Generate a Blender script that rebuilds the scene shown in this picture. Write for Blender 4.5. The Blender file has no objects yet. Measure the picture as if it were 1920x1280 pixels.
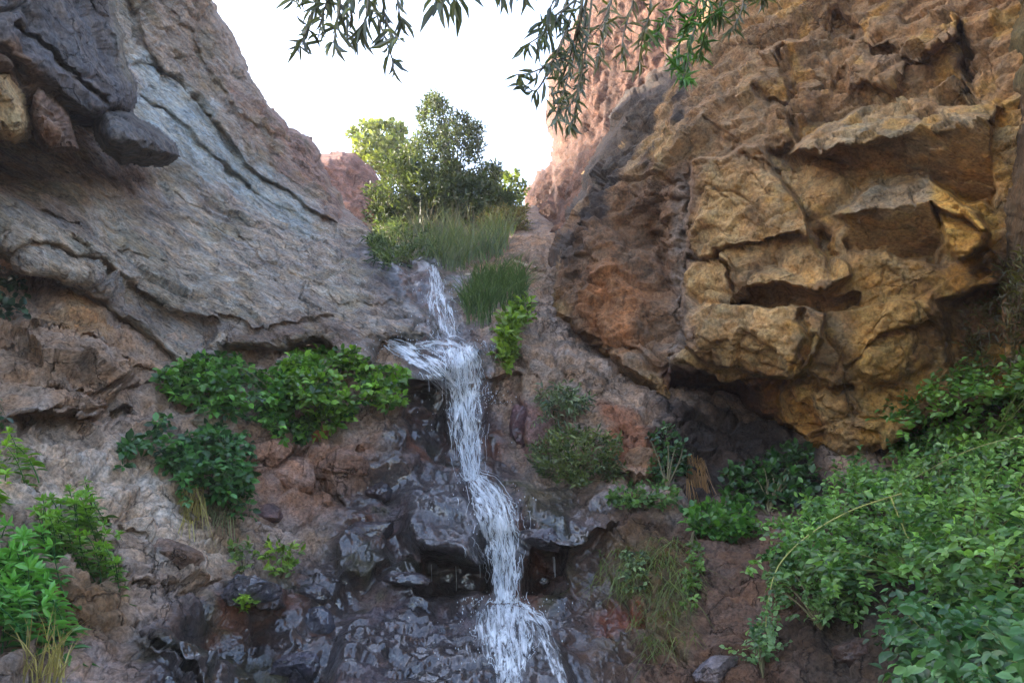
import bpy, math, random
import numpy as np
from mathutils import Vector
from mathutils.bvhtree import BVHTree

# ------------------------------------------------------------------ camera, sky, sun, exposure
SC = bpy.context.scene
COL = SC.collection
PITCH = math.radians(15.0)
HFOV = math.radians(65.0)
FPX = 960.0 / math.tan(HFOV / 2)
EYE = 1.6
cam_d = bpy.data.cameras.new("camera")
cam_d.sensor_width = 36.0
cam_d.lens = 18.0 / math.tan(HFOV / 2)
cam_d.clip_start = 0.05
cam_d.clip_end = 2000.0
cam = bpy.data.objects.new("camera", cam_d)
COL.objects.link(cam)
cam.location = (0, 0, EYE)
cam.rotation_euler = (math.pi / 2 + PITCH, 0, 0)
SC.camera = cam

SUN_AZ = math.radians(-71.0)      # from +Y towards +X (negative: left)
SUN_EL = math.radians(25.0)
world = bpy.data.worlds.new("World")
SC.world = world
world.use_nodes = True
wn = world.node_tree.nodes
wl = world.node_tree.links
for n in list(wn):
    wn.remove(n)
sky = wn.new('ShaderNodeTexSky')
sky.sky_type = 'NISHITA'
sky.sun_disc = False
sky.sun_elevation = SUN_EL
sky.sun_rotation = SUN_AZ
sky.air_density = 0.75
sky.dust_density = 2.5
sky.ozone_density = 0.0
bg = wn.new('ShaderNodeBackground')
bg.inputs['Strength'].default_value = 0.15
wo = wn.new('ShaderNodeOutputWorld')
wl.new(sky.outputs[0], bg.inputs[0])
wl.new(bg.outputs[0], wo.inputs[0])
sun_d = bpy.data.lights.new("sun", 'SUN')
sun_d.energy = 2.0
sun_d.angle = math.radians(0.53)
sun_d.color = (1.0, 0.93, 0.82)
sun = bpy.data.objects.new("sun", sun_d)
COL.objects.link(sun)
sdir = Vector((math.sin(SUN_AZ) * math.cos(SUN_EL), math.cos(SUN_AZ) * math.cos(SUN_EL), math.sin(SUN_EL)))
sun.rotation_euler = (-sdir).to_track_quat('-Z', 'Y').to_euler()
sun.location = sdir * 60
SC.view_settings.view_transform = 'Standard'
SC.view_settings.look = 'None'
SC.view_settings.gamma = 1.0
SC.view_settings.exposure = 3.1
SC.cycles.use_denoising = True
SC.cycles.max_bounces = 6
SC.cycles.transparent_max_bounces = 12

# ------------------------------------------------------------------ helpers
rng = np.random.default_rng(11)
random.seed(5)
CP, SP = math.cos(PITCH), math.sin(PITCH)


def P(px, py, Y):
    """the point whose forward distance from the viewpoint is Y, seen in direction (px, py)"""
    px = np.asarray(px, float); py = np.asarray(py, float); Y = np.asarray(Y, float)
    a = (px - 960) / FPX
    b = (640 - py) / FPX
    ry = CP - b * SP
    rz = SP + b * CP
    s = Y / ry
    return np.stack([a * s, Y + 0 * s, EYE + rz * s], -1)


def lin(r, g, b):
    out = []
    for v in (r, g, b):
        v /= 255.0
        out.append(v / 12.92 if v <= 0.04045 else ((v + 0.055) / 1.055) ** 2.4)
    return np.array(out)


def _h(ix, iy, iz, seed):
    h = (ix.astype(np.uint32) * np.uint32(374761393) + iy.astype(np.uint32) * np.uint32(668265263)
         + iz.astype(np.uint32) * np.uint32(2147483647) + np.uint32((seed * 1274126177) & 0xffffffff))
    h = (h ^ (h >> np.uint32(13))) * np.uint32(1274126177)
    h = (h ^ (h >> np.uint32(16))) * np.uint32(2246822519)
    return h ^ (h >> np.uint32(15))


def _rand3(h):
    a = (h & np.uint32(1023)).astype(np.float32) / 1023.0
    b = ((h >> np.uint32(10)) & np.uint32(1023)).astype(np.float32) / 1023.0
    c = ((h >> np.uint32(20)) & np.uint32(1023)).astype(np.float32) / 1023.0
    return a, b, c


def perlin(p, seed=0):
    p = np.asarray(p, np.float32)
    i = np.floor(p).astype(np.int64)
    f = p - i
    u = f * f * f * (f * (f * 6 - 15) + 10)
    out = 0
    for dx in (0, 1):
        wx = u[..., 0] if dx else 1 - u[..., 0]
        for dy in (0, 1):
            wy = u[..., 1] if dy else 1 - u[..., 1]
            for dz in (0, 1):
                wz = u[..., 2] if dz else 1 - u[..., 2]
                a, b, c = _rand3(_h(i[..., 0] + dx, i[..., 1] + dy, i[..., 2] + dz, seed))
                g = (a * 2 - 1) * (f[..., 0] - dx) + (b * 2 - 1) * (f[..., 1] - dy) + (c * 2 - 1) * (f[..., 2] - dz)
                out = out + wx * wy * wz * g
    return out * 1.6


def fbm(p, octv=4, seed=0, gain=0.5):
    s = 0; a = 1.0
    p = np.asarray(p, np.float32)
    for k in range(octv):
        s = s + a * perlin(p * (2.03 ** k) + 17.3 * k, seed + k)
        a *= gain
    return s


def ridged(p, octv=4, seed=0):
    s = 0; a = 1.0
    for k in range(octv):
        s = s + a * (1 - 2 * np.abs(perlin(p * (2.07 ** k) + 9.1 * k, seed + k)))
        a *= 0.5
    return s


def voro(p, seed=0, tilt=0.6):
    """fractured plates: a random tilted plane per Voronoi cell. Returns (plate offset, F1, F2, cell random)"""
    p = np.asarray(p, np.float32)
    i = np.floor(p).astype(np.int64)
    f = p - i
    sh = p.shape[:-1]
    f1 = np.full(sh, 9.0, np.float32); f2 = np.full(sh, 9.0, np.float32)
    off = np.zeros(sh, np.float32); rr = np.zeros(sh, np.float32)
    for dx in (-1, 0, 1):
        for dy in (-1, 0, 1):
            for dz in (-1, 0, 1):
                h = _h(i[..., 0] + dx, i[..., 1] + dy, i[..., 2] + dz, seed)
                a, b, c = _rand3(h)
                vx = f[..., 0] - dx - a; vy = f[..., 1] - dy - b; vz = f[..., 2] - dz - c
                d = vx * vx + vy * vy + vz * vz
                h2 = _h(i[..., 0] + dx, i[..., 1] + dy, i[..., 2] + dz, seed + 77)
                g1, g2, g3 = _rand3(h2)
                o = (a * 7.13 + b * 3.7) % 1.0 * 2 - 1 + tilt * ((g1 - .5) * vx + (g2 - .5) * vy + (g3 - .5) * vz) * 2
                nearer = d < f1
                f2 = np.where(nearer, f1, np.minimum(f2, d))
                off = np.where(nearer, o, off)
                rr = np.where(nearer, g1, rr)
                f1 = np.where(nearer, d, f1)
    return off, np.sqrt(f1), np.sqrt(f2), rr


def facet(p, seed=0, a=0.8, tilt=1.2, sharp=True):
    """continuous broken-rock relief: lower (sharp ridges) or upper (rounded cobbles) envelope of tilted shallow bowls, one per cell"""
    p = np.asarray(p, np.float32)
    i = np.floor(p).astype(np.int64)
    f = p - i
    best = np.full(p.shape[:-1], 9.0, np.float32)
    sg = 1.0 if sharp else -1.0
    for dx in (-1, 0, 1):
        for dy in (-1, 0, 1):
            for dz in (-1, 0, 1):
                h = _h(i[..., 0] + dx, i[..., 1] + dy, i[..., 2] + dz, seed)
                r1, r2, r3 = _rand3(h)
                vx = f[..., 0] - dx - r1; vy = f[..., 1] - dy - r2; vz = f[..., 2] - dz - r3
                g1, g2, g3 = _rand3(_h(i[..., 0] + dx, i[..., 1] + dy, i[..., 2] + dz, seed + 77))
                v = 0.35 * ((r1 * 7.13 + r2 * 3.7) % 1.0) + sg * tilt * ((g1 - .5) * vx + (g2 - .5) * vy + (g3 - .5) * vz) + a * (vx * vx + vy * vy + vz * vz)
                best = np.minimum(best, v)
    return sg * (best - 0.3)


def sstep(a, b, x):
    t = np.clip((x - a) / (b - a), 0, 1)
    return t * t * (3 - 2 * t)


def seg_dist(px, py, line):
    d = np.full(px.shape, 1e9)
    for (x0, y0), (x1, y1) in zip(line[:-1], line[1:]):
        ex, ey = x1 - x0, y1 - y0
        t = np.clip(((px - x0) * ex + (py - y0) * ey) / (ex * ex + ey * ey + 1e-9), 0, 1)
        d = np.minimum(d, np.hypot(px - x0 - t * ex, py - y0 - t * ey))
    return d


def poly_sd(px, py, poly):
    """signed distance, positive inside"""
    d = seg_dist(px, py, list(poly) + [poly[0]])
    ins = np.zeros(px.shape, bool)
    n = len(poly)
    for k in range(n):
        x0, y0 = poly[k]; x1, y1 = poly[(k + 1) % n]
        if y0 == y1:
            continue
        c = ((y0 > py) != (y1 > py)) & (px < (x1 - x0) * (py - y0) / (y1 - y0) + x0)
        ins ^= c
    return np.where(ins, d, -d)


class TPS:
    def __init__(self, ctrl):
        c = np.array(ctrl, float)
        self.x = c[:, :2] / 1000.0
        n = len(c)
        K = self.k(np.linalg.norm(self.x[:, None] - self.x[None], axis=-1)) + np.eye(n) * 2e-4
        A = np.zeros((n + 3, n + 3))
        A[:n, :n] = K
        A[:n, n] = 1; A[:n, n + 1:] = self.x
        A[n, :n] = 1; A[n + 1:, :n] = self.x.T
        self.w = np.linalg.solve(A, np.concatenate([c[:, 2], np.zeros(3)]))

    @staticmethod
    def k(r):
        return r * r * np.log(r + 1e-9)

    def __call__(self, px, py):
        px = np.asarray(px, float); py = np.asarray(py, float)
        q = np.stack([px.ravel(), py.ravel()], -1) / 1000.0
        out = self.w[-3] + q @ self.w[-2:]
        for j in range(len(self.x)):
            out = out + self.w[j] * self.k(np.hypot(q[:, 0] - self.x[j, 0], q[:, 1] - self.x[j, 1]))
        return out.reshape(px.shape)


def tag(o, label=None, cat=None, group=None, kind=None):
    if label: o['label'] = label
    if cat: o['category'] = cat
    if group: o['group'] = group
    if kind: o['kind'] = kind
    return o


def empty(name, loc):
    o = bpy.data.objects.new(name, None)
    o.empty_display_size = 0.1
    o.location = [float(v) for v in loc]
    COL.objects.link(o)
    return o


def link_mesh(name, V, quads, tris, mat, cols=None, wet=None, parent=None, smooth=True, uv=None):
    V = np.asarray(V, np.float32).reshape(-1, 3)
    if parent is not None:
        V = V - np.array(parent.location, np.float32)
    quads = np.asarray(quads, np.int32).reshape(-1, 4)
    tris = np.asarray(tris, np.int32).reshape(-1, 3)
    me = bpy.data.meshes.new(name)
    me.vertices.add(len(V))
    me.vertices.foreach_set('co', V.ravel())
    nl = quads.size + tris.size
    me.loops.add(nl)
    me.loops.foreach_set('vertex_index', np.concatenate([quads.ravel(), tris.ravel()]))
    npoly = len(quads) + len(tris)
    me.polygons.add(npoly)
    ls = np.concatenate([np.arange(len(quads)) * 4, len(quads) * 4 + np.arange(len(tris)) * 3]).astype(np.int32)
    me.polygons.foreach_set('loop_start', ls)
    me.polygons.foreach_set('use_smooth', np.full(npoly, smooth, bool))
    if cols is not None:
        at = me.attributes.new('Col', 'FLOAT_COLOR', 'POINT')
        c4 = np.ones((len(V), 4), np.float32); c4[:, :3] = np.asarray(cols).reshape(-1, 3)
        at.data.foreach_set('color', c4.ravel())
    if wet is not None:
        at = me.attributes.new('Wet', 'FLOAT', 'POINT')
        at.data.foreach_set('value', np.asarray(wet, np.float32).ravel())
    if uv is not None:
        at = me.attributes.new('Flow', 'FLOAT_VECTOR', 'POINT')
        u3 = np.zeros((len(V), 3), np.float32); uv = np.asarray(uv, np.float32); u3[:, :uv.shape[-1]] = uv
        at.data.foreach_set('vector', u3.ravel())
    me.update(calc_edges=True)
    me.validate()
    me.materials.append(mat)
    o = bpy.data.objects.new(name, me)
    COL.objects.link(o)
    if parent is not None:
        o.parent = parent
    return o


# ------------------------------------------------------------------ materials
def new_mat(name):
    m = bpy.data.materials.new(name)
    m.use_nodes = True
    nt = m.node_tree
    for n in list(nt.nodes):
        nt.nodes.remove(n)
    out = nt.nodes.new('ShaderNodeOutputMaterial')
    return m, nt, out


def rock_material(name, bump=0.5, fine=38.0, dry_rough=0.85, vary=0.5, crack=4.5, crack_k=0.55, gain=1.0):
    m, nt, out = new_mat(name)
    N = nt.nodes.new; L = nt.links.new

    def math_(op, a, b=None, c=None):
        n = N('ShaderNodeMath'); n.operation = op
        for i, v in enumerate((a, b, c)):
            if v is None: continue
            if isinstance(v, (int, float)): n.inputs[i].default_value = v
            else: L(v, n.inputs[i])
        return n.outputs[0]

    def rng_(v, f0, f1, t0, t1):
        n = N('ShaderNodeMapRange')
        n.inputs['From Min'].default_value = f0; n.inputs['From Max'].default_value = f1
        n.inputs['To Min'].default_value = t0; n.inputs['To Max'].default_value = t1
        L(v, n.inputs['Value'])
        return n.outputs[0]

    def noise(v, scale, detail=8, rough=0.65, kind=None):
        n = N('ShaderNodeTexNoise'); n.inputs['Scale'].default_value = scale
        n.inputs['Detail'].default_value = detail; n.inputs['Roughness'].default_value = rough
        if kind:
            n.noise_type = kind
        L(v, n.inputs['Vector'])
        return n

    bs = N('ShaderNodeBsdfPrincipled')
    at = N('ShaderNodeAttribute'); at.attribute_name = 'Col'
    wt = N('ShaderNodeAttribute'); wt.attribute_name = 'Wet'
    co = N('ShaderNodeAttribute'); co.attribute_name = 'Flow'
    vec = co.outputs['Vector']
    n1 = noise(vec, 3.1, 10, 0.68).outputs['Fac']
    n2 = noise(vec, fine, 8, 0.7).outputs['Fac']
    rd = noise(vec, fine * 0.22, 8, 0.55, 'RIDGED_MULTIFRACTAL').outputs['Fac']
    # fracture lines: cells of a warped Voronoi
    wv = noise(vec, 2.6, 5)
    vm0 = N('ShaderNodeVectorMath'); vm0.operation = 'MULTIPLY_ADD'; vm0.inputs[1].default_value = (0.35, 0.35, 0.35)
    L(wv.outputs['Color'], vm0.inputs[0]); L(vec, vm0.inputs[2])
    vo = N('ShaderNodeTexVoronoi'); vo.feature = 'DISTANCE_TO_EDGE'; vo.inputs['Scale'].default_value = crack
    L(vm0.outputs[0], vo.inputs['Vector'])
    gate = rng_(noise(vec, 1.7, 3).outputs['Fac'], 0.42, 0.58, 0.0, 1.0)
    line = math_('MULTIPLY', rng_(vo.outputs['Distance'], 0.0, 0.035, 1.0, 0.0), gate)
    f = math_('MULTIPLY', rng_(n1, 0.3, 0.7, 1 - vary, 1 + vary * 0.8), rng_(n2, 0.35, 0.65, 0.5, 1.5))
    f = math_('MULTIPLY', f, rng_(rd, 0.1, 1.0, 0.72 * gain, 1.12 * gain))
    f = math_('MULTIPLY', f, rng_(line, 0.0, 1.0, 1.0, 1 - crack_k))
    f = math_('MULTIPLY', f, rng_(wt.outputs['Fac'], 0.0, 1.0, 1.0, 0.2))
    n3 = noise(vec, 6.3, 6).outputs['Fac']
    tint = N('ShaderNodeMix'); tint.data_type = 'RGBA'
    tint.inputs['A'].default_value = (1.14, 0.97, 0.80, 1); tint.inputs['B'].default_value = (0.9, 1.0, 1.12, 1)
    L(rng_(n3, 0.35, 0.65, 0, 1), tint.inputs['Factor'])
    vm = N('ShaderNodeVectorMath'); vm.operation = 'SCALE'
    L(at.outputs['Color'], vm.inputs[0]); L(f, vm.inputs['Scale'])
    vm2 = N('ShaderNodeVectorMath'); vm2.operation = 'MULTIPLY'
    L(vm.outputs[0], vm2.inputs[0]); L(tint.outputs['Result'], vm2.inputs[1])
    L(vm2.outputs[0], bs.inputs['Base Color'])
    L(rng_(wt.outputs['Fac'], 0, 1, dry_rough, 0.4), bs.inputs['Roughness'])
    L(rng_(wt.outputs['Fac'], 0, 1, 0.22, 0.4), bs.inputs['Specular IOR Level'])
    L(math_('MULTIPLY', wt.outputs['Fac'], rng_(noise(vec, 4.5, 6, 0.7).outputs['Fac'], 0.34, 0.5, 0.12, 1.0)), bs.inputs['Coat Weight']); bs.inputs['Coat IOR'].default_value = 1.8; bs.inputs['Coat Roughness'].default_value = 0.13
    h = math_('MULTIPLY_ADD', n1, 2.2, n2)
    h = math_('MULTIPLY_ADD', rd, 0.45, h)
    h = math_('MULTIPLY_ADD', line, -0.9, h)
    bp = N('ShaderNodeBump'); bp.inputs['Distance'].default_value = 0.035
    L(rng_(wt.outputs['Fac'], 0, 1, bump, min(1.0, bump * 1.5)), bp.inputs['Strength'])
    L(h, bp.inputs['Height']); L(bp.outputs[0], bs.inputs['Normal'])
    wav = noise(vec, 10.0, 3, 0.5).outputs['Fac']
    bp2 = N('ShaderNodeBump'); bp2.inputs['Distance'].default_value = 0.035; bp2.inputs['Strength'].default_value = 1.0
    L(wav, bp2.inputs['Height']); L(bp2.outputs[0], bs.inputs['Coat Normal'])
    L(bs.outputs[0], out.inputs['Surface'])
    return m


def leaf_material(name, rough=0.36, trans=0.35):
    m, nt, out = new_mat(name)
    N = nt.nodes.new; L = nt.links.new
    at = N('ShaderNodeAttribute'); at.attribute_name = 'Col'
    bs = N('ShaderNodeBsdfPrincipled')
    bs.inputs['Roughness'].default_value = rough
    bs.inputs['Specular IOR Level'].default_value = 0.5
    L(at.outputs['Color'], bs.inputs['Base Color'])
    tr = N('ShaderNodeBsdfTranslucent')
    vm = N('ShaderNodeVectorMath'); vm.operation = 'MULTIPLY'; vm.inputs[1].default_value = (1.5, 1.6, 0.6)
    L(at.outputs['Color'], vm.inputs[0]); L(vm.outputs[0], tr.inputs['Color'])
    mx = N('ShaderNodeMixShader'); mx.inputs[0].default_value = trans
    L(bs.outputs[0], mx.inputs[1]); L(tr.outputs[0], mx.inputs[2])
    L(mx.outputs[0], out.inputs['Surface'])
    return m


def bark_material(name):
    m, nt, out = new_mat(name)
    N = nt.nodes.new; L = nt.links.new
    at = N('ShaderNodeAttribute'); at.attribute_name = 'Col'
    bs = N('ShaderNodeBsdfPrincipled'); bs.inputs['Roughness'].default_value = 0.8
    n = N('ShaderNodeTexNoise'); n.inputs['Scale'].default_value = 60; n.inputs['Detail'].default_value = 4
    r = N('ShaderNodeMapRange'); r.inputs['To Min'].default_value = 0.5; r.inputs['To Max'].default_value = 1.5
    L(n.outputs['Fac'], r.inputs['Value'])
    vm = N('ShaderNodeVectorMath'); vm.operation = 'SCALE'
    L(at.outputs['Color'], vm.inputs[0]); L(r.outputs[0], vm.inputs['Scale']); L(vm.outputs[0], bs.inputs['Base Color'])
    L(bs.outputs[0], out.inputs['Surface'])
    return m


def water_sheet_material():
    m, nt, out = new_mat('running_water')
    N = nt.nodes.new; L = nt.links.new
    fl = N('ShaderNodeAttribute'); fl.attribute_name = 'Flow'
    mp = N('ShaderNodeMapping'); mp.inputs['Scale'].default_value = (42, 10, 1)
    L(fl.outputs['Vector'], mp.inputs['Vector'])
    n = N('ShaderNodeTexNoise'); n.inputs['Scale'].default_value = 1.0; n.inputs['Detail'].default_value = 5; n.inputs['Roughness'].default_value = 0.62
    n.inputs['Distortion'].default_value = 0.9
    L(mp.outputs[0], n.inputs['Vector'])
    wt = N('ShaderNodeAttribute'); wt.attribute_name = 'Wet'     # how much white water
    sub = N('ShaderNodeMath'); sub.operation = 'ADD'
    L(n.outputs['Fac'], sub.inputs[0]); L(wt.outputs['Fac'], sub.inputs[1])
    r = N('ShaderNodeMapRange'); r.inputs['From Min'].default_value = 0.83; r.inputs['From Max'].default_value = 1.06
    L(sub.outputs[0], r.inputs['Value'])
    foam = N('ShaderNodeBsdfPrincipled')
    foam.inputs['Base Color'].default_value = (0.84, 0.86, 0.88, 1); foam.inputs['Roughness'].default_value = 0.3
    bp = N('ShaderNodeBump'); bp.inputs['Strength'].default_value = 0.9; bp.inputs['Distance'].default_value = 0.03
    L(n.outputs['Fac'], bp.inputs['Height']); L(bp.outputs[0], foam.inputs['Normal'])
    clear = N('ShaderNodeBsdfTransparent')
    gl = N('ShaderNodeBsdfGlossy'); gl.inputs['Roughness'].default_value = 0.12
    L(bp.outputs[0], gl.inputs['Normal'])
    cm = N('ShaderNodeMixShader'); cm.inputs[0].default_value = 0.04
    L(clear.outputs[0], cm.inputs[1]); L(gl.outputs[0], cm.inputs[2])
    mx = N('ShaderNodeMixShader')
    L(r.outputs[0], mx.inputs[0]); L(cm.outputs[0], mx.inputs[1]); L(foam.outputs[0], mx.inputs[2])
    L(mx.outputs[0], out.inputs['Surface'])
    return m


def plain_white_water():
    m, nt, out = new_mat('white_water')
    N = nt.nodes.new; L = nt.links.new
    foam = N('ShaderNodeBsdfPrincipled')
    foam.inputs['Base Color'].default_value = (0.84, 0.87, 0.9, 1); foam.inputs['Roughness'].default_value = 0.25
    foam.inputs['Specular IOR Level'].default_value = 0.6
    tr = N('ShaderNodeBsdfTranslucent'); tr.inputs['Color'].default_value = (0.8, 0.85, 0.9, 1)
    mx = N('ShaderNodeMixShader'); mx.inputs[0].default_value = 0.3
    L(foam.outputs[0], mx.inputs[1]); L(tr.outputs[0], mx.inputs[2])
    L(mx.outputs[0], out.inputs['Surface'])
    return m


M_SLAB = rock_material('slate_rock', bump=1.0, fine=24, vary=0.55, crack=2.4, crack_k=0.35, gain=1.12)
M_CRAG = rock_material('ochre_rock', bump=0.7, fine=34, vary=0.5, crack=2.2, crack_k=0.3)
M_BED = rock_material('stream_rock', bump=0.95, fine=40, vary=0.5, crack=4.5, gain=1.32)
M_LEAF = leaf_material('leaf')
M_LEAF_SUN = leaf_material('thin_leaf', 0.5, 0.35)
M_BARK = bark_material('bark')
M_SHEET = water_sheet_material()
M_WHITE = plain_white_water()

# ------------------------------------------------------------------ rock bodies
SOLIDS = []


def paint_area(cols, px, py, Pw, poly, col, soft=25, k=1.0, seed=1, rough=30):
    n = fbm(Pw * 2.3 + seed, 4, seed) * rough
    w = sstep(-soft, soft, poly_sd(px, py, poly) + n) * k
    return cols * (1 - w[..., None]) + np.asarray(col) * w[..., None]


def grid_axis(a, b, step, lo, hi):
    """fine in the middle, coarser far out to the sides"""
    out = [a]
    while out[-1] < b:
        x = out[-1]
        out.append(x + step * (1 if lo <= x <= hi else 4))
    return np.array(out)


def rock_body(name, poly, ctrl, step=3.0, roll=40, thick=1.2, wedges=(), cracks=(), disp=None, paint=None, grain=None,
              base=(0.2, 0.2, 0.2), wet=None, mat=None, edge=7.0, seed=0, parent=None, crack_warp=0.8):
    xs = [p[0] for p in poly]; ys = [p[1] for p in poly]
    gx = grid_axis(min(xs) - 6, max(xs) + 6, step, -30, 1950)
    gy = grid_axis(min(ys) - 6, max(ys) + 6, step, -30, 1310)
    px, py = np.meshgrid(gx, gy)
    q = np.stack([px / 60, py / 60, np.zeros_like(px) + seed * 3.3], -1)
    wx = px + edge * fbm(q, 4, seed + 5); wy = py + edge * fbm(q + 40, 4, seed + 9)
    sd = poly_sd(wx, wy, poly)
    Y = TPS(ctrl)(px, py)
    Ys = Y.copy()
    D = np.zeros_like(Y)
    for w in wedges:
        pl = w['poly']
        cx = sum(p[0] for p in pl) / len(pl); cy = sum(p[1] for p in pl) / len(pl)
        ww = sstep(0, w.get('soft', 12), poly_sd(wx, wy, pl))
        D = D * (1 - ww) + ww * (w['a'] + w.get('gx', 0) * (px - cx) / 100 + w.get('gy', 0) * (py - cy) / 100)
    Y = Y + D
    for line, cw, cd in cracks:
        d = seg_dist(px + edge * crack_warp * fbm(q * 2.2, 3, seed + 21), py + edge * crack_warp * fbm(q * 2.2 + 9, 3, seed + 22), line)
        Y = Y + cd * np.exp(-(d / cw) ** 2)
    t = np.clip(sd / roll, 0, 1)
    add = thick * (1 - np.sqrt(np.clip(1 - (1 - t) ** 2, 0, 1)))
    Y = Y + add; Ys = Ys + add
    Pw = P(px, py, Y)
    Pn = P(px, py, Ys)
    gxv = np.gradient(Pn, axis=1); gyv = np.gradient(Pn, axis=0)
    n = np.cross(gxv, gyv)
    n /= np.linalg.norm(n, axis=-1, keepdims=True) + 1e-9
    view = Pw - np.array([0, 0, EYE])
    n = np.where((n * view).sum(-1, keepdims=True) > 0, -n, n)
    Q = Pw.astype(np.float32)
    d = disp(Q, px, py)
    gD = np.hypot(np.gradient(D, gx, axis=1), np.gradient(D, gy, axis=0))
    for _ in range(4):
        Z = np.pad(gD, 1, mode='edge'); gD = (Z[:-2, 1:-1] + Z[2:, 1:-1] + Z[1:-1, :-2] + Z[1:-1, 2:] + Z[1:-1, 1:-1]) / 5
    d = d * (0.2 + 0.8 * sstep(0.0, 0.85, t)) * (1 - 0.75 * sstep(0.004, 0.024, gD))
    Pd = Pw + n * d[..., None]
    cols = np.ones(px.shape + (3,)) * np.asarray(base)
    if paint:
        cols = paint(cols, px, py, Q, d)
    wt = np.zeros(px.shape) if wet is None else wet(px, py, Q)
    keep = sd > -step * 1.2
    idx = -np.ones(px.shape, np.int64)
    fk = keep[:-1, :-1] & keep[1:, :-1] & keep[:-1, 1:] & keep[1:, 1:]
    used = np.zeros(px.shape, bool)
    used[:-1, :-1] |= fk; used[1:, :-1] |= fk; used[:-1, 1:] |= fk; used[1:, 1:] |= fk
    idx[used] = np.arange(used.sum())
    a = idx[:-1, :-1][fk]; b = idx[1:, :-1][fk]; c = idx[1:, 1:][fk]; e = idx[:-1, 1:][fk]
    quads = np.stack([a, b, c, e], -1)
    V = Pd[used]
    tex = Pd[used] if grain is None else Pd[used] @ grain.T
    o = link_mesh(name, V, quads, [], mat, cols[used], wt[used], parent, True, tex)
    SOLIDS.append((V, quads))
    return o


def basis(e1, e2):
    e1 = np.array(e1, float); e1 /= np.linalg.norm(e1)
    e2 = np.array(e2, float); e2 -= e1 * (e1 @ e2); e2 /= np.linalg.norm(e2)
    return np.stack([e1, e2, np.cross(e1, e2)])


# --- the pale slate slab that fills the left side
SLAB_POLY = [(390, -900), (394, -260), (397, 0), (440, 80), (500, 188), (540, 243), (582, 255), (600, 300), (640, 375), (700, 440), (770, 490),
             (795, 560), (828, 618), (835, 655), (720, 642), (705, 690), (640, 680), (600, 655), (480, 662), (420, 668), (345, 690),
             (285, 660), (230, 610), (150, 552), (60, 520), (-10, 470), (-200, 400), (-500, 330), (-1500, 300), (-1500, -900)]  # unseen top and far left extended to keep sun off crag and bed
SLAB_CTRL = [(0, 300, 5.6), (0, 465, 4.9), (-300, 360, 3.8), (150, 545, 5.25), (285, 645, 5.6), (420, 662, 5.85), (600, 645, 6.25), (700, 645, 6.4),
             (825, 620, 6.95), (790, 520, 8.2), (700, 440, 9.6), (640, 375, 10.8), (600, 310, 11.4), (560, 250, 11.6), (400, 0, 10.8), (395, -200, 10.4),
             (300, 330, 7.4), (200, 300, 6.6), (400, 450, 7.4), (500, 500, 7.5), (150, 400, 5.8), (260, 120, 8.2), (250, 0, 8.6), (300, -200, 8.8),
             (0, 0, 7.0), (0, -250, 7.2), (-300, 0, 5.2), (-450, -250, 4.8), (-1400, 300, 1.6), (-1400, -500, 2.2), (-400, -850, 4.8), (380, -850, 9.6), (450, 250, 9.6), (400, 150, 10.0)]
e1 = P(640, 440, 9.2) - P(300, 200, 8.0)
SB = basis(e1, (0.2, -0.6, 1.0))
SGRAIN = SB * np.array([[0.9], [3.0], [2.0]])


def slab_disp(Q, px, py):
    q = Q @ SB.T.astype(np.float32)
    wq = q + 0.10 * np.stack([fbm(q * 1.3, 3, 3), fbm(q * 1.3 + 7, 3, 4), fbm(q * 1.3 + 13, 3, 5)], -1)
    o1, f1, f2, r1 = voro(wq * np.array([0.75, 2.6, 1.2]), 1, 0.5)
    o2, g1, g2, r2 = voro(wq * np.array([2.2, 8.5, 4.0]), 2, 0.7)
    o3, h1, h2, r3 = voro(wq * np.array([6.0, 21.0, 11.0]), 3, 0.8)
    stripes = ridged(wq * np.array([0.7, 9.0, 4.0]), 4, 8)
    smooth = 1 - 0.75 * sstep(-60, 80, poly_sd(px, py, [(255, 120), (330, 150), (560, 330), (640, 420), (560, 440), (420, 330), (290, 250)]))
    d = 0.10 * fbm(Q * 0.7, 4, 31) + smooth * (0.042 * o1 + 0.014 * o2 + 0.10 * facet(wq * np.array([0.9, 3.4, 1.6]), 51, 0.7, 1.4) + 0.045 * facet(wq * np.array([2.4, 7.5, 4.0]), 52, 0.7, 1.6)) + smooth * 0.028 * facet(wq * np.array([5.5, 17.0, 9.0]), 53, 0.7, 1.8) + 0.009 * o3 + 0.022 * stripes + 0.012 * fbm(Q * 9, 4, 12)
    d -= smooth * 0.05 * np.exp(-((f2 - f1) / 0.05) ** 2) * (r1 > 0.45)
    ridge = sstep(-20, 40, poly_sd(px, py, [(395, -300), (600, 250), (640, 380), (560, 350), (430, 250), (260, 60), (240, -300)]))
    o4, k1, k2, r4 = voro(wq * np.array([1.4, 3.2, 2.6]), 7, 0.8)
    d += ridge * (0.06 * o4 + 0.05 * fbm(Q * 4, 4, 15))
    return d


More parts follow.
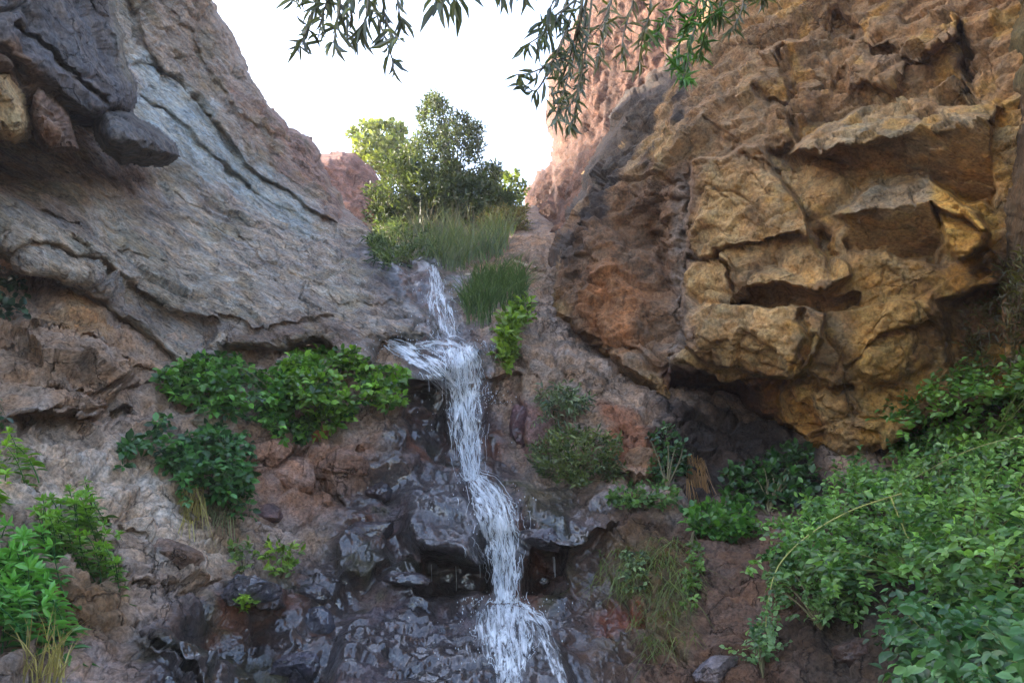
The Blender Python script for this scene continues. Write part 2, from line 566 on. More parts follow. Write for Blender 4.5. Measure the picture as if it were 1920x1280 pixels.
def slab_paint(c, px, py, Q, d):
    q = Q @ SB.T.astype(np.float32)
    band = fbm(q * np.array([0.5, 5.0, 2.0]), 4, 41)
    a = lin(202, 186, 164); b = lin(170, 154, 142)
    c = a * (0.5 + 0.5 * np.tanh(band * 2))[..., None] + b * (0.5 - 0.5 * np.tanh(band * 2))[..., None]
    c = paint_area(c, px, py, Q, [(255, 110), (340, 150), (470, 260), (600, 400), (600, 460), (480, 400), (330, 330), (270, 240)], lin(184, 190, 186), 18, 0.9, 2, 20)
    c = paint_area(c, px, py, Q, [(395, -300), (600, 250), (640, 380), (560, 350), (430, 250), (260, 60), (240, -300)], lin(172, 154, 136), 18, 0.9, 3, 26)
    c = paint_area(c, px, py, Q, [(440, 170), (600, 260), (660, 420), (560, 350)], lin(160, 124, 108), 25, 0.7, 4)
    c = paint_area(c, px, py, Q, [(-400, 260), (160, 280), (330, 330), (150, 375), (-400, 350)], lin(138, 108, 82), 30, 0.8, 5)
    c = paint_area(c, px, py, Q, [(480, 575), (640, 590), (700, 640), (420, 665), (400, 600)], lin(128, 100, 84), 26, 0.7, 6)
    c = paint_area(c, px, py, Q, [(640, 600), (830, 610), (840, 660), (700, 650)], lin(160, 140, 124), 20, 0.5, 7)
    c = paint_area(c, px, py, Q, [(700, 440), (800, 500), (800, 590), (690, 540), (660, 490)], lin(92, 84, 88), 26, 0.75, 8)
    lich = sstep(0.15, 0.5, fbm(Q * 1.9 + 30, 4, 44))
    c = c * (1 - 0.4 * lich[..., None]) + lin(132, 122, 92) * 0.4 * lich[..., None]
    return c


def slab_wet(px, py, Q):
    return 0.75 * sstep(-25, 30, poly_sd(px, py, [(690, 470), (800, 490), (850, 660), (700, 665), (700, 640), (800, 630), (770, 590), (730, 540)]) + 25 * fbm(Q * 2.5, 3, 50))


slab = rock_body('slab_cliff', SLAB_POLY, SLAB_CTRL, 2.4, 40, 0.9,
                 wedges=[dict(poly=[(-100, 335), (200, 332), (420, 472), (640, 592), (480, 602), (250, 505), (-100, 445)], a=-0.11, soft=6), dict(poly=[(430, 415), (640, 480), (770, 560), (640, 562), (500, 490)], a=-0.08, soft=5),
                         dict(poly=[(120, 430), (300, 500), (420, 580), (330, 590), (200, 510)], a=-0.2, soft=6), dict(poly=[(395, -400), (600, 250), (650, 400), (640, 430), (560, 385), (450, 300), (390, 220), (280, 110), (230, -60), (200, -400)], a=-0.28, soft=10), dict(poly=[(330, -300), (395, -60), (450, 110), (590, 270), (600, 330), (430, 190), (320, 20)], a=-0.42, soft=8),
                         dict(poly=[(0, 465), (150, 480), (420, 560), (440, 668), (345, 690), (230, 610), (150, 552), (60, 520)], a=0.15, gy=0.5, soft=60)],
                 cracks=[([(270, 180), (310, 205), (370, 265), (420, 305), (470, 345)], 5, 0.16), ([(330, 240), (390, 290), (450, 330), (520, 385), (640, 450)], 4, 0.13), ([(255, 120), (330, 150), (400, 220)], 5, 0.12),
                         ([(400, 425), (470, 452)], 2.5, 0.06), ([(560, 490), (660, 530), (700, 552)], 2.5, 0.06), ([(80, 400), (150, 425)], 3, 0.07), ([(230, 460), (330, 512)], 2.5, 0.06), ([(560, 455), (620, 500), (670, 512)], 2.5, 0.06), ([(150, 335), (230, 372)], 3, 0.07), ([(340, 420), (400, 432)], 2.5, 0.06), ([(600, 572), (680, 596)], 2.5, 0.05), ([(120, 450), (200, 486)], 2.5, 0.06), ([(460, 500), (540, 530)], 2.5, 0.05), ([(300, 350), (350, 380), (400, 400)], 2.5, 0.06)],
                 disp=slab_disp, paint=slab_paint, wet=slab_wet, mat=M_SLAB, seed=1, edge=9, grain=SGRAIN, crack_warp=0.3)
tag(slab, 'huge grey slate slab with slanting layers left of the waterfall', 'cliff')


# --- dark overhang at top left with its hanging boulders
def block_disp(scale, amps, seed, warp=0.12):
    def f(Q, px, py):
        w = Q + warp * np.stack([fbm(Q * 1.7, 3, seed + 1), fbm(Q * 1.7 + 5, 3, seed + 2), fbm(Q * 1.7 + 11, 3, seed + 3)], -1)
        o1, f1, f2, r = voro(w * 1.15 / scale, seed, 0.7)
        o2, g1, g2, r2 = voro(w * 3.1 / scale, seed + 11, 0.8)
        o3, h1, h2, r3 = voro(w * 8.5 / scale, seed + 12, 0.9)
        d = 0.6 * amps[0] * o1 + 0.5 * amps[1] * o2 + amps[2] * o3 + 0.4 * amps[3] * fbm(Q * 6, 5, seed + 5) + 2.0 * amps[0] * facet(w * 1.3 / scale, seed + 31, 0.7, 1.6) + 2.0 * amps[1] * facet(w * 3.6 / scale, seed + 32, 0.7, 1.8)
        d -= amps[1] * 1.2 * np.exp(-((f2 - f1) / 0.06) ** 2) * (r > 0.4)
        return d
    return f


OV_POLY = [(-500, -420), (205, -420), (212, 0), (236, 90), (262, 180), (252, 210), (225, 225), (190, 240), (150, 240), (100, 250), (60, 262), (-20, 280), (-500, 290)]
OV_CTRL = [(0, 100, 4.3), (0, 270, 4.6), (130, 230, 5.2), (150, 120, 5.1), (250, 150, 5.9), (210, 0, 5.9), (100, 0, 4.9), (-200, 100, 3.3), (-200, 280, 3.5), (-200, -200, 3.6), (200, -350, 5.8), (-480, 0, 2.4)]


def ov_paint(c, px, py, Q, d):
    c = lin(104, 98, 98) * np.ones_like(c)
    c = paint_area(c, px, py, Q, [(-100, -300), (240, -300), (270, 200), (200, 130), (100, 60), (-100, 40)], lin(112, 106, 104), 30, 0.8, 3)
    c = paint_area(c, px, py, Q, [(180, -100), (225, 0), (262, 180), (235, 150)], lin(138, 126, 100), 12, 0.7, 5, 10)
    c = paint_area(c, px, py, Q, [(-200, 40), (50, 70), (110, 180), (140, 280), (-200, 280)], lin(140, 104, 72), 20, 0.7, 6)
    return c


ov = rock_body('overhang_rock', OV_POLY, OV_CTRL, 3.2, 46, 1.4,
               wedges=[dict(poly=[(-500, 70), (40, 75), (120, 140), (190, 240), (-500, 290)], a=0.15, gy=0.35, soft=30)],
               cracks=[([(60, 40), (120, 90), (160, 150), (200, 190)], 6, 0.2), ([(140, -50), (190, 40), (225, 120)], 5, 0.15), ([(-20, 60), (40, 100), (70, 160)], 7, 0.2), ([(100, -80), (60, 0), (-20, 40)], 6, 0.12)],
               disp=block_disp(0.9, (0.08, 0.03, 0.01, 0.03), 60), paint=ov_paint, mat=M_SLAB, seed=4)
tag(ov, 'dark grey overhanging rock in the top left corner', 'rock')

BL_POLY = [(176, 190), (205, 180), (240, 200), (262, 222), (300, 246), (330, 268), (337, 296), (316, 312), (270, 314), (225, 306), (190, 285), (172, 250)]
BL_CTRL = [(180, 240, 5.3), (210, 190, 5.6), (260, 230, 5.4), (325, 285, 5.9), (260, 310, 5.8), (220, 260, 5.2)]
bl = rock_body('hanging_boulder', BL_POLY, BL_CTRL, 2.6, 52, 1.0, disp=block_disp(0.8, (0.035, 0.02, 0.010, 0.018), 70),
               cracks=[([(200, 195), (240, 225), (262, 235)], 4, 0.08)],
               paint=lambda c, px, py, Q, d: lin(108, 102, 98) * (1 + 0.25 * fbm(Q * 3, 3, 2))[..., None], mat=M_SLAB, seed=7)
tag(bl, 'smooth dark rounded boulder jutting out under the overhang at upper left', 'boulder')
OC_POLY = [(-200, 120), (20, 130), (42, 170), (55, 215), (58, 262), (30, 272), (-20, 255), (-200, 240)]
OC_CTRL = [(-150, 180, 3.4), (0, 150, 4.2), (0, 250, 4.2), (50, 230, 4.5), (-150, 240, 3.4)]
oc = rock_body('ochre_boulder', OC_POLY, OC_CTRL, 2.6, 26, 0.6, disp=block_disp(0.7, (0.05, 0.03, 0.012, 0.02), 75),
               paint=lambda c, px, py, Q, d: lin(176, 142, 96) * (1 + 0.3 * fbm(Q * 3, 3, 2))[..., None], mat=M_CRAG, seed=8)
tag(oc, 'pale ochre boulder at the left edge below the dark overhang', 'boulder')
BR_POLY = [(62, 150), (90, 168), (118, 200), (135, 235), (150, 280), (118, 290), (78, 284), (62, 262), (52, 205)]
BR_CTRL = [(70, 170, 4.75), (100, 230, 4.5), (140, 280, 4.8), (70, 270, 4.65), (120, 210, 4.85)]
br = rock_body('jutting_rock', BR_POLY, BR_CTRL, 2.6, 24, 0.7, disp=block_disp(0.5, (0.05, 0.04, 0.015, 0.02), 78),
               paint=lambda c, px, py, Q, d: lin(132, 104, 86) * (1 + 0.3 * fbm(Q * 3, 3, 2))[..., None], mat=M_CRAG, seed=9)
tag(br, 'brown pointed rock between the ochre boulder and the smooth dark boulder', 'rock')

# --- the ravine bed: lower left rock, stepped channel, right-hand slope, gully behind
BED_POLY = [(-700, 250), (-50, 400), (100, 470), (250, 560), (430, 560), (640, 480), (660, 400), (740, 375), (900, 372), (1010, 395), (1060, 440), (1110, 520), (1300, 640),
            (1500, 780), (1700, 740), (2000, 700), (2600, 700), (2600, 1760), (-700, 1760)]
BED_CTRL = [(-500, 300, 4.2), (-60, 420, 5.9), (100, 490, 6.1), (-400, 560, 3.6), (0, 570, 4.98), (150, 600, 5.25), (300, 690, 5.8), (420, 690, 6.05), (560, 690, 6.3), (0, 700, 4.7), (0, 800, 4.2), (200, 800, 4.9), (400, 800, 5.6), (600, 800, 6.0), (700, 720, 6.4), (760, 850, 6.1),
            (0, 1000, 3.5), (200, 1000, 4.1), (400, 1000, 4.9), (600, 1000, 5.5), (700, 1000, 5.6), (-400, 1000, 2.4), (0, 1280, 2.9), (200, 1280, 3.3), (400, 1280, 3.8), (600, 1280, 4.2), (800, 1280, 4.5),
            (640, 1130, 4.95), (800, 1130, 5.15), (940, 1280, 4.6), (960, 1140, 5.25), (945, 1100, 5.6), (950, 950, 5.75), (880, 905, 6.15), (870, 860, 6.55), (870, 720, 6.75), (880, 660, 6.75), (830, 640, 7.1), (840, 600, 7.6),
            (815, 505, 8.7), (870, 495, 9.1), (1000, 700, 7.0), (1000, 900, 6.2), (1100, 945, 5.9), (1250, 955, 5.6), (1200, 800, 6.6), (1240, 790, 6.6), (1100, 700, 7.1), (980, 640, 7.3), (1300, 900, 6.3), (1400, 880, 6.5),
            (1500, 850, 6.4), (1400, 760, 7.4), (1300, 1100, 4.8), (1300, 1280, 4.1), (1100, 1100, 5.25), (1100, 1280, 4.5), (1500, 1000, 5.1), (1500, 1280, 3.8), (1700, 900, 5.5), (1700, 1280, 3.4), (1920, 900, 4.7), (1920, 1280, 3.0),
            (2400, 1000, 3.4), (2400, 1500, 2.2), (960, 1600, 3.5), (0, 1700, 1.9), (1900, 1700, 1.9), (-500, 1600, 1.5), (900, 560, 8.0), (980, 540, 8.0), (1000, 480, 9.2), (940, 470, 9.7), (740, 470, 9.9), (870, 440, 11.2),
            (700, 400, 12.8), (870, 390, 13.2), (1000, 410, 12.6), (1060, 480, 9.4), (1100, 560, 8.6), (600, 480, 10)]
FALL = [(815, 500), (822, 560), (840, 625), (870, 660), (875, 760), (880, 870), (893, 905), (935, 960), (945, 1040), (948, 1125), (960, 1180), (950, 1280), (950, 1500)]
WET_POLY = [(760, 470), (850, 480), (870, 600), (920, 640), (935, 760), (960, 880), (1010, 920), (1130, 950), (1090, 1010), (1080, 1120), (1110, 1280), (1120, 1500), (240, 1500), (270, 1180), (420, 1090), (560, 1060), (640, 960), (700, 890), (760, 790), (770, 700)]
DOME_UP = [(770, 880), (830, 862), (880, 890), (905, 950), (915, 1040), (905, 1075), (850, 1062), (780, 1050), (740, 990), (745, 920)]
DOME_LOW = [(650, 1128), (760, 1112), (900, 1125), (985, 1128), (1040, 1180), (1090, 1290), (1100, 1500), (600, 1500), (610, 1280), (625, 1180)]


LB = basis((1, 0.3, -0.28), (0, 1, 0.1))


def bed_disp(Q, px, py):
    w = Q + 0.12 * np.stack([fbm(Q * 1.7, 3, 101), fbm(Q * 1.7 + 5, 3, 102), fbm(Q * 1.7 + 11, 3, 103)], -1)
    o1, f1, f2, r = voro(w * np.array([1.7, 1.7, 2.6]), 81, 0.7)
    o2, g1, g2, r2 = voro(w * np.array([4.6, 4.6, 7.0]), 82, 0.8)
    o3, h1, h2, r3 = voro(w * np.array([12, 12, 18]), 83, 0.9)
    dry = 0.035 * o1 + 0.014 * o2 + 0.006 * o3 + 0.012 * fbm(Q * 7, 5, 84) + 0.16 * facet(w * np.array([1.6, 1.6, 2.5]), 181, 0.7, 1.6) + 0.085 * facet(w * np.array([4.0, 4.0, 7.5]), 182, 0.8, 1.5) + 0.038 * facet(w * np.array([10, 10, 18]), 183, 0.8, 1.5) + 0.014 * facet(w * np.array([24, 24, 40]), 193, 0.8, 1.4)
    dry -= 0.06 * np.exp(-((f2 - f1) / 0.05) ** 2) + 0.03 * np.exp(-((g2 - g1) / 0.07) ** 2)
    # water-worn cobbles near the stream
    b1, p1, p2, q1 = voro(w * np.array([3.4, 3.4, 4.6]), 91, 0.3)
    b2, s1, s2, q2 = voro(w * np.array([8.0, 8.0, 10.5]), 92, 0.3)
    wet = 0.15 * facet(w * np.array([2.4, 2.4, 4.2]), 184, 1.1, 1.4, False) + 0.13 * facet(w * np.array([2.0, 2.0, 4.6]), 194, 0.8, 1.5) + 0.085 * facet(w * np.array([4.6, 4.6, 11.0]), 185, 0.8, 1.5) + 0.03 * facet(w * np.array([11, 11, 24]), 195, 0.8, 1.5) + 0.02 * facet(w * np.array([14, 14, 20]), 186, 1.0, 1.6, False) + 0.03 * b1 + 0.006 * fbm(Q * 22, 3, 85)
    k = sstep(-40, 40, poly_sd(px, py, WET_POLY) + 30 * fbm(Q * 2, 3, 87))
    far = 1 - 0.55 * sstep(480, 420, py)
    dome = sstep(-20, 30, np.maximum(poly_sd(px, py, DOME_LOW), poly_sd(px, py, DOME_UP)))
    flow = 0.05 * fbm(Q * 2.2, 4, 88) + 0.085 * facet(w * np.array([1.9, 4.6, 6.0]), 187, 1.0, 1.3, False) + 0.05 * facet(w * np.array([4.0, 9.0, 12.0]), 188, 0.8, 1.5) + 0.018 * facet(w * np.array([10, 22, 26]), 196, 0.8, 1.5) + 0.012 * facet(w * np.array([18, 18, 26]), 189, 1.0, 1.6, False) + 0.012 * o3
    wet = wet * (1 - dome) + flow * dome
    d = (dry * (1 - k) + wet * k) * far
    left = sstep(460, 330, px) * sstep(560, 640, py) * (1 - 0.5 * sstep(800, 880, py))
    ql = (Q + 0.1 * fbm(Q * 2, 3, 97)[..., None]) @ LB.T.astype(np.float32)
    p1, m1, m2, _ = voro(ql * np.array([1.3, 1.6, 5.0]), 96, 0.5)
    p2, m1, m2, _ = voro(ql * np.array([3.4, 4.0, 13.0]), 98, 0.5)
    d = d * (1 - 0.5 * left) + left * (0.085 * p1 + 0.03 * p2 + 0.02 * ridged(ql * np.array([1, 2.0, 7.0]), 4, 95))
    gul = np.exp(-(seg_dist(px, py, FALL) / 26) ** 2)
    return d * (1 - 0.6 * gul)


def bed_paint(c, px, py, Q, d):
    m = fbm(Q * 1.4, 4, 120)
    c = lin(176, 150, 128) * (0.5 + 0.5 * np.tanh(m * 2))[..., None] + lin(156, 136, 122) * (0.5 - 0.5 * np.tanh(m * 2))[..., None]
    c = paint_area(c, px, py, Q, [(-300, 560), (140, 560), (300, 660), (260, 760), (-300, 720)], lin(168, 138, 112), 30, 0.8, 11)
    c = paint_area(c, px, py, Q, [(60, 560), (160, 570), (240, 620), (140, 620)], lin(176, 132, 84), 18, 0.7, 12)
    c = paint_area(c, px, py, Q, [(-200, 780), (150, 800), (330, 900), (420, 1020), (400, 1090), (240, 1000), (-200, 900)], lin(206, 184, 162), 36, 0.92, 13)
    c = paint_area(c, px, py, Q, [(460, 790), (720, 800), (720, 900), (640, 960), (500, 930), (450, 860)], lin(158, 122, 102), 24, 0.85, 14)
    c = paint_area(c, px, py, Q, [(330, 900), (460, 900), (480, 1000), (380, 1000)], lin(138, 112, 76), 22, 0.7, 15)
    c = paint_area(c, px, py, Q, [(90, 1080), (230, 1080), (260, 1180), (100, 1230), (60, 1180)], lin(116, 88, 58), 30, 0.8, 16)
    c = paint_area(c, px, py, Q, [(120, 1180), (330, 1180), (400, 1300), (420, 1500), (100, 1500)], lin(172, 148, 136), 25, 0.8, 17)
    # right-hand slope: brown, red earth, mossy green, and shade painted under the crag
    c = paint_area(c, px, py, Q, [(960, 620), (1100, 640), (1260, 800), (1240, 900), (1100, 880), (1000, 760)], lin(150, 126, 104), 26, 0.9, 18)
    c = paint_area(c, px, py, Q, [(1140, 740), (1250, 800), (1240, 870), (1160, 860)], lin(150, 96, 66), 22, 0.85, 19)
    c = paint_area(c, px, py, Q, [(960, 730), (1010, 740), (1040, 860), (980, 850)], lin(120, 84, 84), 18, 0.7, 20)
    c = paint_area(c, px, py, Q, [(1040, 960), (1300, 950), (1560, 1000), (1560, 1500), (1060, 1500), (1090, 1280), (1040, 1130)], lin(106, 80, 64), 30, 0.9, 21)
    c = paint_area(c, px, py, Q, [(1120, 1000), (1250, 980), (1310, 1100), (1270, 1200), (1120, 1180)], lin(98, 84, 50), 30, 0.7, 22)
    c = paint_area(c, px, py, Q, [(1110, 1110), (1190, 1100), (1180, 1170), (1120, 1170)], lin(128, 62, 40), 14, 0.8, 23)
    c = paint_area(c, px, py, Q, [(1225, 720), (1540, 820), (1560, 960), (1290, 945), (1250, 850)], lin(36, 28, 26), 30, 0.92, 24)  # shade of the hollow below the crag, painted as dark bed colour
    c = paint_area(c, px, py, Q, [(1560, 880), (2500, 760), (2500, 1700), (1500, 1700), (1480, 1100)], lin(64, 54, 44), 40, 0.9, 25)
    # gully ground
    c = paint_area(c, px, py, Q, [(840, 440), (1060, 420), (1120, 540), (1000, 560), (860, 520)], lin(146, 118, 94), 20, 0.9, 26)
    c = paint_area(c, px, py, Q, [(640, 360), (960, 360), (880, 470), (700, 470)], lin(96, 84, 60), 20, 0.9, 27)
    # stream rock: near-black purple with moss
    k = sstep(-30, 35, poly_sd(px, py, WET_POLY) + 26 * fbm(Q * 2, 3, 87))
    purple = lin(112, 94, 90)
    red = sstep(0.0, 0.5, fbm(Q * 2.6 + 8, 4, 130))[..., None]
    stream = purple * (1 - red) + lin(122, 82, 64) * red
    moss = sstep(0.12, 0.45, fbm(Q * 2.1 + 20, 4, 131) + 0.25 * sstep(620, 500, px) * sstep(1080, 1180, py))[..., None] * 0.75
    stream = stream * (1 - moss) + lin(74, 74, 34) * moss
    dome = sstep(-10, 30, np.maximum(poly_sd(px, py, DOME_LOW), poly_sd(px, py, DOME_UP)))[..., None]
    stream = stream * (1 - dome) + lin(112, 96, 98) * dome
    c = c * (1 - k[..., None]) + stream * k[..., None]
    return c


def bed_wet(px, py, Q):
    k = sstep(-45, 40, poly_sd(px, py, WET_POLY) + 40 * fbm(Q * 2.2, 4, 140))
    k2 = sstep(-10, 20, poly_sd(px, py, [(260, 1170), (340, 1150), (470, 1290), (470, 1500), (330, 1500), (300, 1260)]) + 20 * fbm(Q * 3, 3, 141))
    k3 = 0.45 * sstep(-40, 40, poly_sd(px, py, [(1000, 900), (1140, 940), (1180, 1200), (1150, 1500), (1000, 1500)]) + 30 * fbm(Q * 3, 3, 143))
    patch = 0.55 + 0.45 * np.tanh(4.5 * fbm(Q * 2.3, 4, 142) + 1.25 - 0.8 * sstep(700, 520, px) * sstep(1180, 1120, py))
    return np.clip(np.maximum(np.maximum(k, k2) * patch, k3), 0, 1) * 0.88


BED_W = [dict(poly=[(790, 1045), (915, 1055), (920, 1120), (780, 1120)], a=0.32, soft=10),
         dict(poly=[(985, 1015), (1062, 1025), (1075, 1120), (985, 1125)], a=0.36, soft=10),
         dict(poly=[(745, 700), (850, 712), (848, 870), (760, 850)], a=0.25, soft=14),
         dict(poly=[(20, 760), (140, 745), (260, 750), (250, 785), (40, 800)], a=0.2, soft=10),
         dict(poly=DOME_UP, a=-0.30, gy=-0.28, soft=30),
         dict(poly=DOME_LOW, a=-0.3, gy=-0.34, soft=26),
         dict(poly=[(975, 925), (1060, 938), (1130, 946), (1175, 968), (1120, 1004), (1065, 1040), (985, 1030)], a=-0.26, gy=-0.18, soft=22),
         dict(poly=[(700, 660), (760, 665), (850, 690), (845, 720), (760, 700)], a=-0.15, soft=8),
         dict(poly=[(905, 700), (990, 690), (1000, 900), (910, 890)], a=0.22, soft=16),
         dict(poly=[(955, 625), (1070, 632), (1240, 800), (1235, 880), (1150, 890), (1030, 760)], a=-0.15, soft=14),
         dict(poly=[(200, 1000), (390, 1010), (410, 1080), (300, 1100), (240, 1080)], a=-0.15, soft=20),
         dict(poly=[(410, 1085), (500, 1075), (545, 1110), (540, 1140), (420, 1140)], a=-0.22, gy=-0.1, soft=14),
         dict(poly=[(-300, 600), (160, 610), (270, 690), (180, 780), (-300, 770)], a=-0.18, gy=-0.12, soft=16),
         dict(poly=[(620, 1040), (720, 1010), (740, 1050), (700, 1080), (640, 1085)], a=-0.2, gy=-0.12, soft=14),
         dict(poly=[(255, 1180), (330, 1160), (470, 1285), (440, 1400), (330, 1300)], a=-0.1, soft=16)]
BED_C = [([(0, 640), (100, 610), (200, 660), (290, 700)], 4, 0.14), ([(60, 700), (160, 720), (260, 720), (340, 700)], 4, 0.14), ([(30, 770), (140, 755), (250, 760)], 5, 0.14),
         ([(480, 860), (560, 860), (580, 830)], 4, 0.14), ([(560, 850), (610, 900), (640, 930)], 4, 0.14), ([(530, 800), (560, 850)], 4, 0.12), ([(590, 790), (610, 830), (680, 850)], 4, 0.1),
         ([(230, 1080), (320, 1110), (430, 1080)], 5, 0.14), ([(210, 960), (290, 1010), (300, 1060)], 5, 0.12), ([(270, 1160), (310, 1230), (380, 1290)], 6, 0.14),
         ([(1150, 870), (1200, 900), (1250, 905)], 6, 0.2), ([(1160, 810), (1240, 830)], 4, 0.1)]
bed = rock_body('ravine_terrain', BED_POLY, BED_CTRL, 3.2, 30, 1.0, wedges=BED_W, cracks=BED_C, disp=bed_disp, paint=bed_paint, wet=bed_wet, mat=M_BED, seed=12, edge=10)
tag(bed, kind='structure')

# --- the big orange crag on the right
CR_POLY = [(1345, -420), (1310, 30), (1235, 128), (1150, 203), (1138, 260), (1092, 312), (1084, 372), (1036, 430), (1028, 520), (1004, 556), (1010, 592), (1075, 640), (1150, 695), (1210, 745), (1245, 792),
           (1300, 850), (1400, 885), (1500, 855), (1560, 870), (1640, 850), (1760, 800), (1900, 760), (2700, 900), (2700, -420)]
CR_CTRL = [(1030, 480, 8.3), (1090, 320, 8.7), (1150, 210, 8.8), (1240, 130, 8.6), (1310, 30, 8.3), (1345, -350, 8.0), (1100, 450, 7.7), (1150, 600, 7.4), (1060, 600, 7.8), (1220, 450, 7.6), (1260, 620, 7.0), (1240, 760, 7.0), (1200, 260, 7.9),
           (1290, 330, 7.1), (1300, 650, 6.55), (1330, 180, 7.2), (1450, 80, 6.8), (1500, 300, 6.3), (1500, 600, 5.95), (1480, 690, 5.95), (1300, 740, 7.2), (1390, 800, 7.5), (1500, 835, 6.4), (1400, 870, 7.4),
           (1600, 480, 5.8), (1600, 100, 6.3), (1600, -250, 6.6), (1750, 700, 5.8), (1840, 250, 5.3), (1850, 450, 5.3), (1860, 650, 5.5), (2000, 400, 4.9), (2500, 400, 2.6), (2500, 850, 2.8), (2500, -300, 3.0), (1900, -300, 5.6)]
CR_W = [dict(poly=[(1292, 300), (1420, 260), (1520, 420), (1560, 640), (1480, 720), (1400, 700), (1330, 680), (1272, 655), (1278, 560), (1288, 420)], a=-0.30, soft=7),
        # overhanging ledge one: pale top face and dark underside
        dict(poly=[(1520, 280), (1640, 240), (1760, 215), (1850, 200), (1866, 300), (1872, 400), (1800, 370), (1720, 325), (1600, 312)], a=-0.10, gy=0.62, soft=9),
        dict(poly=[(1470, 290), (1560, 215), (1640, 185), (1880, 185), (1862, 235), (1832, 224), (1760, 243), (1640, 265), (1540, 294)], a=-0.40, gy=-0.5, soft=9),
        # ledge two
        dict(poly=[(1575, 395), (1650, 372), (1745, 362), (1768, 440), (1760, 500), (1650, 480), (1580, 470)], a=-0.02, gy=0.6, soft=9),
        dict(poly=[(1550, 397), (1640, 345), (1750, 325), (1850, 410), (1858, 440), (1770, 402), (1745, 380), (1650, 391), (1590, 408)], a=-0.36, gy=-0.45, soft=8),
        dict(poly=[(1755, 390), (1858, 430), (1855, 470), (1800, 490), (1768, 450)], a=-0.30, gy=-0.3, soft=10),
        # block three over its crack
        dict(poly=[(1360, 545), (1460, 528), (1545, 542), (1620, 540), (1610, 580), (1500, 580), (1370, 572)], a=0.18, soft=7),
        dict(poly=[(1358, 470), (1420, 445), (1500, 430), (1590, 495), (1600, 520), (1540, 550), (1460, 535), (1360, 556)], a=-0.20, gy=-0.25, soft=8),
        # the undercut at the foot
        dict(poly=[(1268, 668), (1330, 684), (1398, 704), (1404, 752), (1462, 790), (1520, 828), (1500, 870), (1380, 900), (1280, 850), (1240, 780)], a=0.75, gy=0.7, soft=10),
        dict(poly=[(1085, 400), (1180, 330), (1260, 440), (1250, 520), (1180, 480)], a=0.25, gy=0.1, soft=40),
        dict(poly=[(1060, 540), (1130, 480), (1230, 560), (1200, 640), (1120, 650)], a=-0.12, gy=-0.1, soft=30),
        dict(poly=[(1160, 225), (1240, 180), (1300, 200), (1260, 280), (1190, 330), (1120, 370), (1110, 320)], a=0.16, soft=40),
        dict(poly=[(1600, 40), (1790, 0), (1810, 70), (1720, 120), (1640, 100)], a=-0.22, gy=-0.25, soft=14),
        dict(poly=[(1560, 110), (1660, 60), (1720, 120), (1690, 180), (1590, 170)], a=-0.14, gy=-0.15, soft=14),
        dict(poly=[(1640, 560), (1760, 540), (1790, 640), (1700, 740), (1600, 700)], a=-0.1, gx=0.1, soft=24),
        dict(poly=[(1760, 560), (1880, 520), (1900, 720), (1780, 740)], a=0.25, gx=0.15, soft=20)]
CR_C = [([(1282, 310), (1290, 420), (1282, 520), (1270, 600), (1248, 700)], 6, 0.12), ([(1353, 478), (1355, 560)], 5, 0.2), ([(1285, 488), (1350, 486)], 5, 0.16), ([(1470, 290), (1500, 330)], 20, 0.3),
        ([(1505, 600), (1520, 640), (1490, 700)], 10, 0.15), ([(1540, 440), (1550, 500)], 14, 0.2), ([(1420, 170), (1480, 200), (1500, 260)], 7, 0.15), ([(1640, 90), (1690, 100)], 14, 0.2), ([(1330, 230), (1400, 300), (1470, 330)], 7, 0.12),
        ([(1420, 730), (1500, 720), (1600, 735)], 7, 0.15), ([(1570, 30), (1600, 60)], 20, 0.25), ([(1470, 100), (1480, 190)], 10, 0.15), ([(1800, 60), (1815, 180)], 8, 0.25), ([(1230, 440), (1270, 540)], 10, 0.2),
        ([(1100, 640), (1180, 650), (1235, 690)], 5, 0.1)]


def crag_disp(Q, px, py):
    w = Q + 0.035 * np.stack([fbm(Q * 1.5, 3, 161), fbm(Q * 1.5 + 5, 3, 162), fbm(Q * 1.5 + 11, 3, 163)], -1)
    o1, f1, f2, r = voro(w * np.array([1.3, 1.3, 2.0]), 164, 0.8)
    o2, g1, g2, r2 = voro(w * np.array([3.6, 3.6, 5.2]), 165, 0.9)
    o3, h1, h2, r3 = voro(w * np.array([9, 9, 14]), 166, 0.9)
    rub = sstep(330, 120, py) * sstep(1250, 1400, px)
    d = 0.075 * o1 + 0.034 * o2 + 0.010 * o3 + 0.012 * fbm(Q * 2.5, 4, 167) + 0.008 * fbm(Q * 14, 3, 171) + 0.12 * facet(w * np.array([1.25, 1.25, 1.9]), 172, 0.8, 1.5) + 0.065 * facet(w * np.array([2.9, 2.9, 4.6]), 173, 0.8, 1.4) + 0.042 * facet(w * np.array([7, 7, 11]), 174, 0.8, 1.4) + 0.016 * facet(w * np.array([17, 17, 26]), 176, 0.8, 1.4) + rub * (0.05 * o2 + 0.10 * facet(w * 2.6, 175, 0.8, 2.0))
    d -= 0.05 * np.exp(-((f2 - f1) / 0.045) ** 2) * (r > 0.5) + 0.02 * np.exp(-((g2 - g1) / 0.05) ** 2) * (r2 > 0.5)
    return d


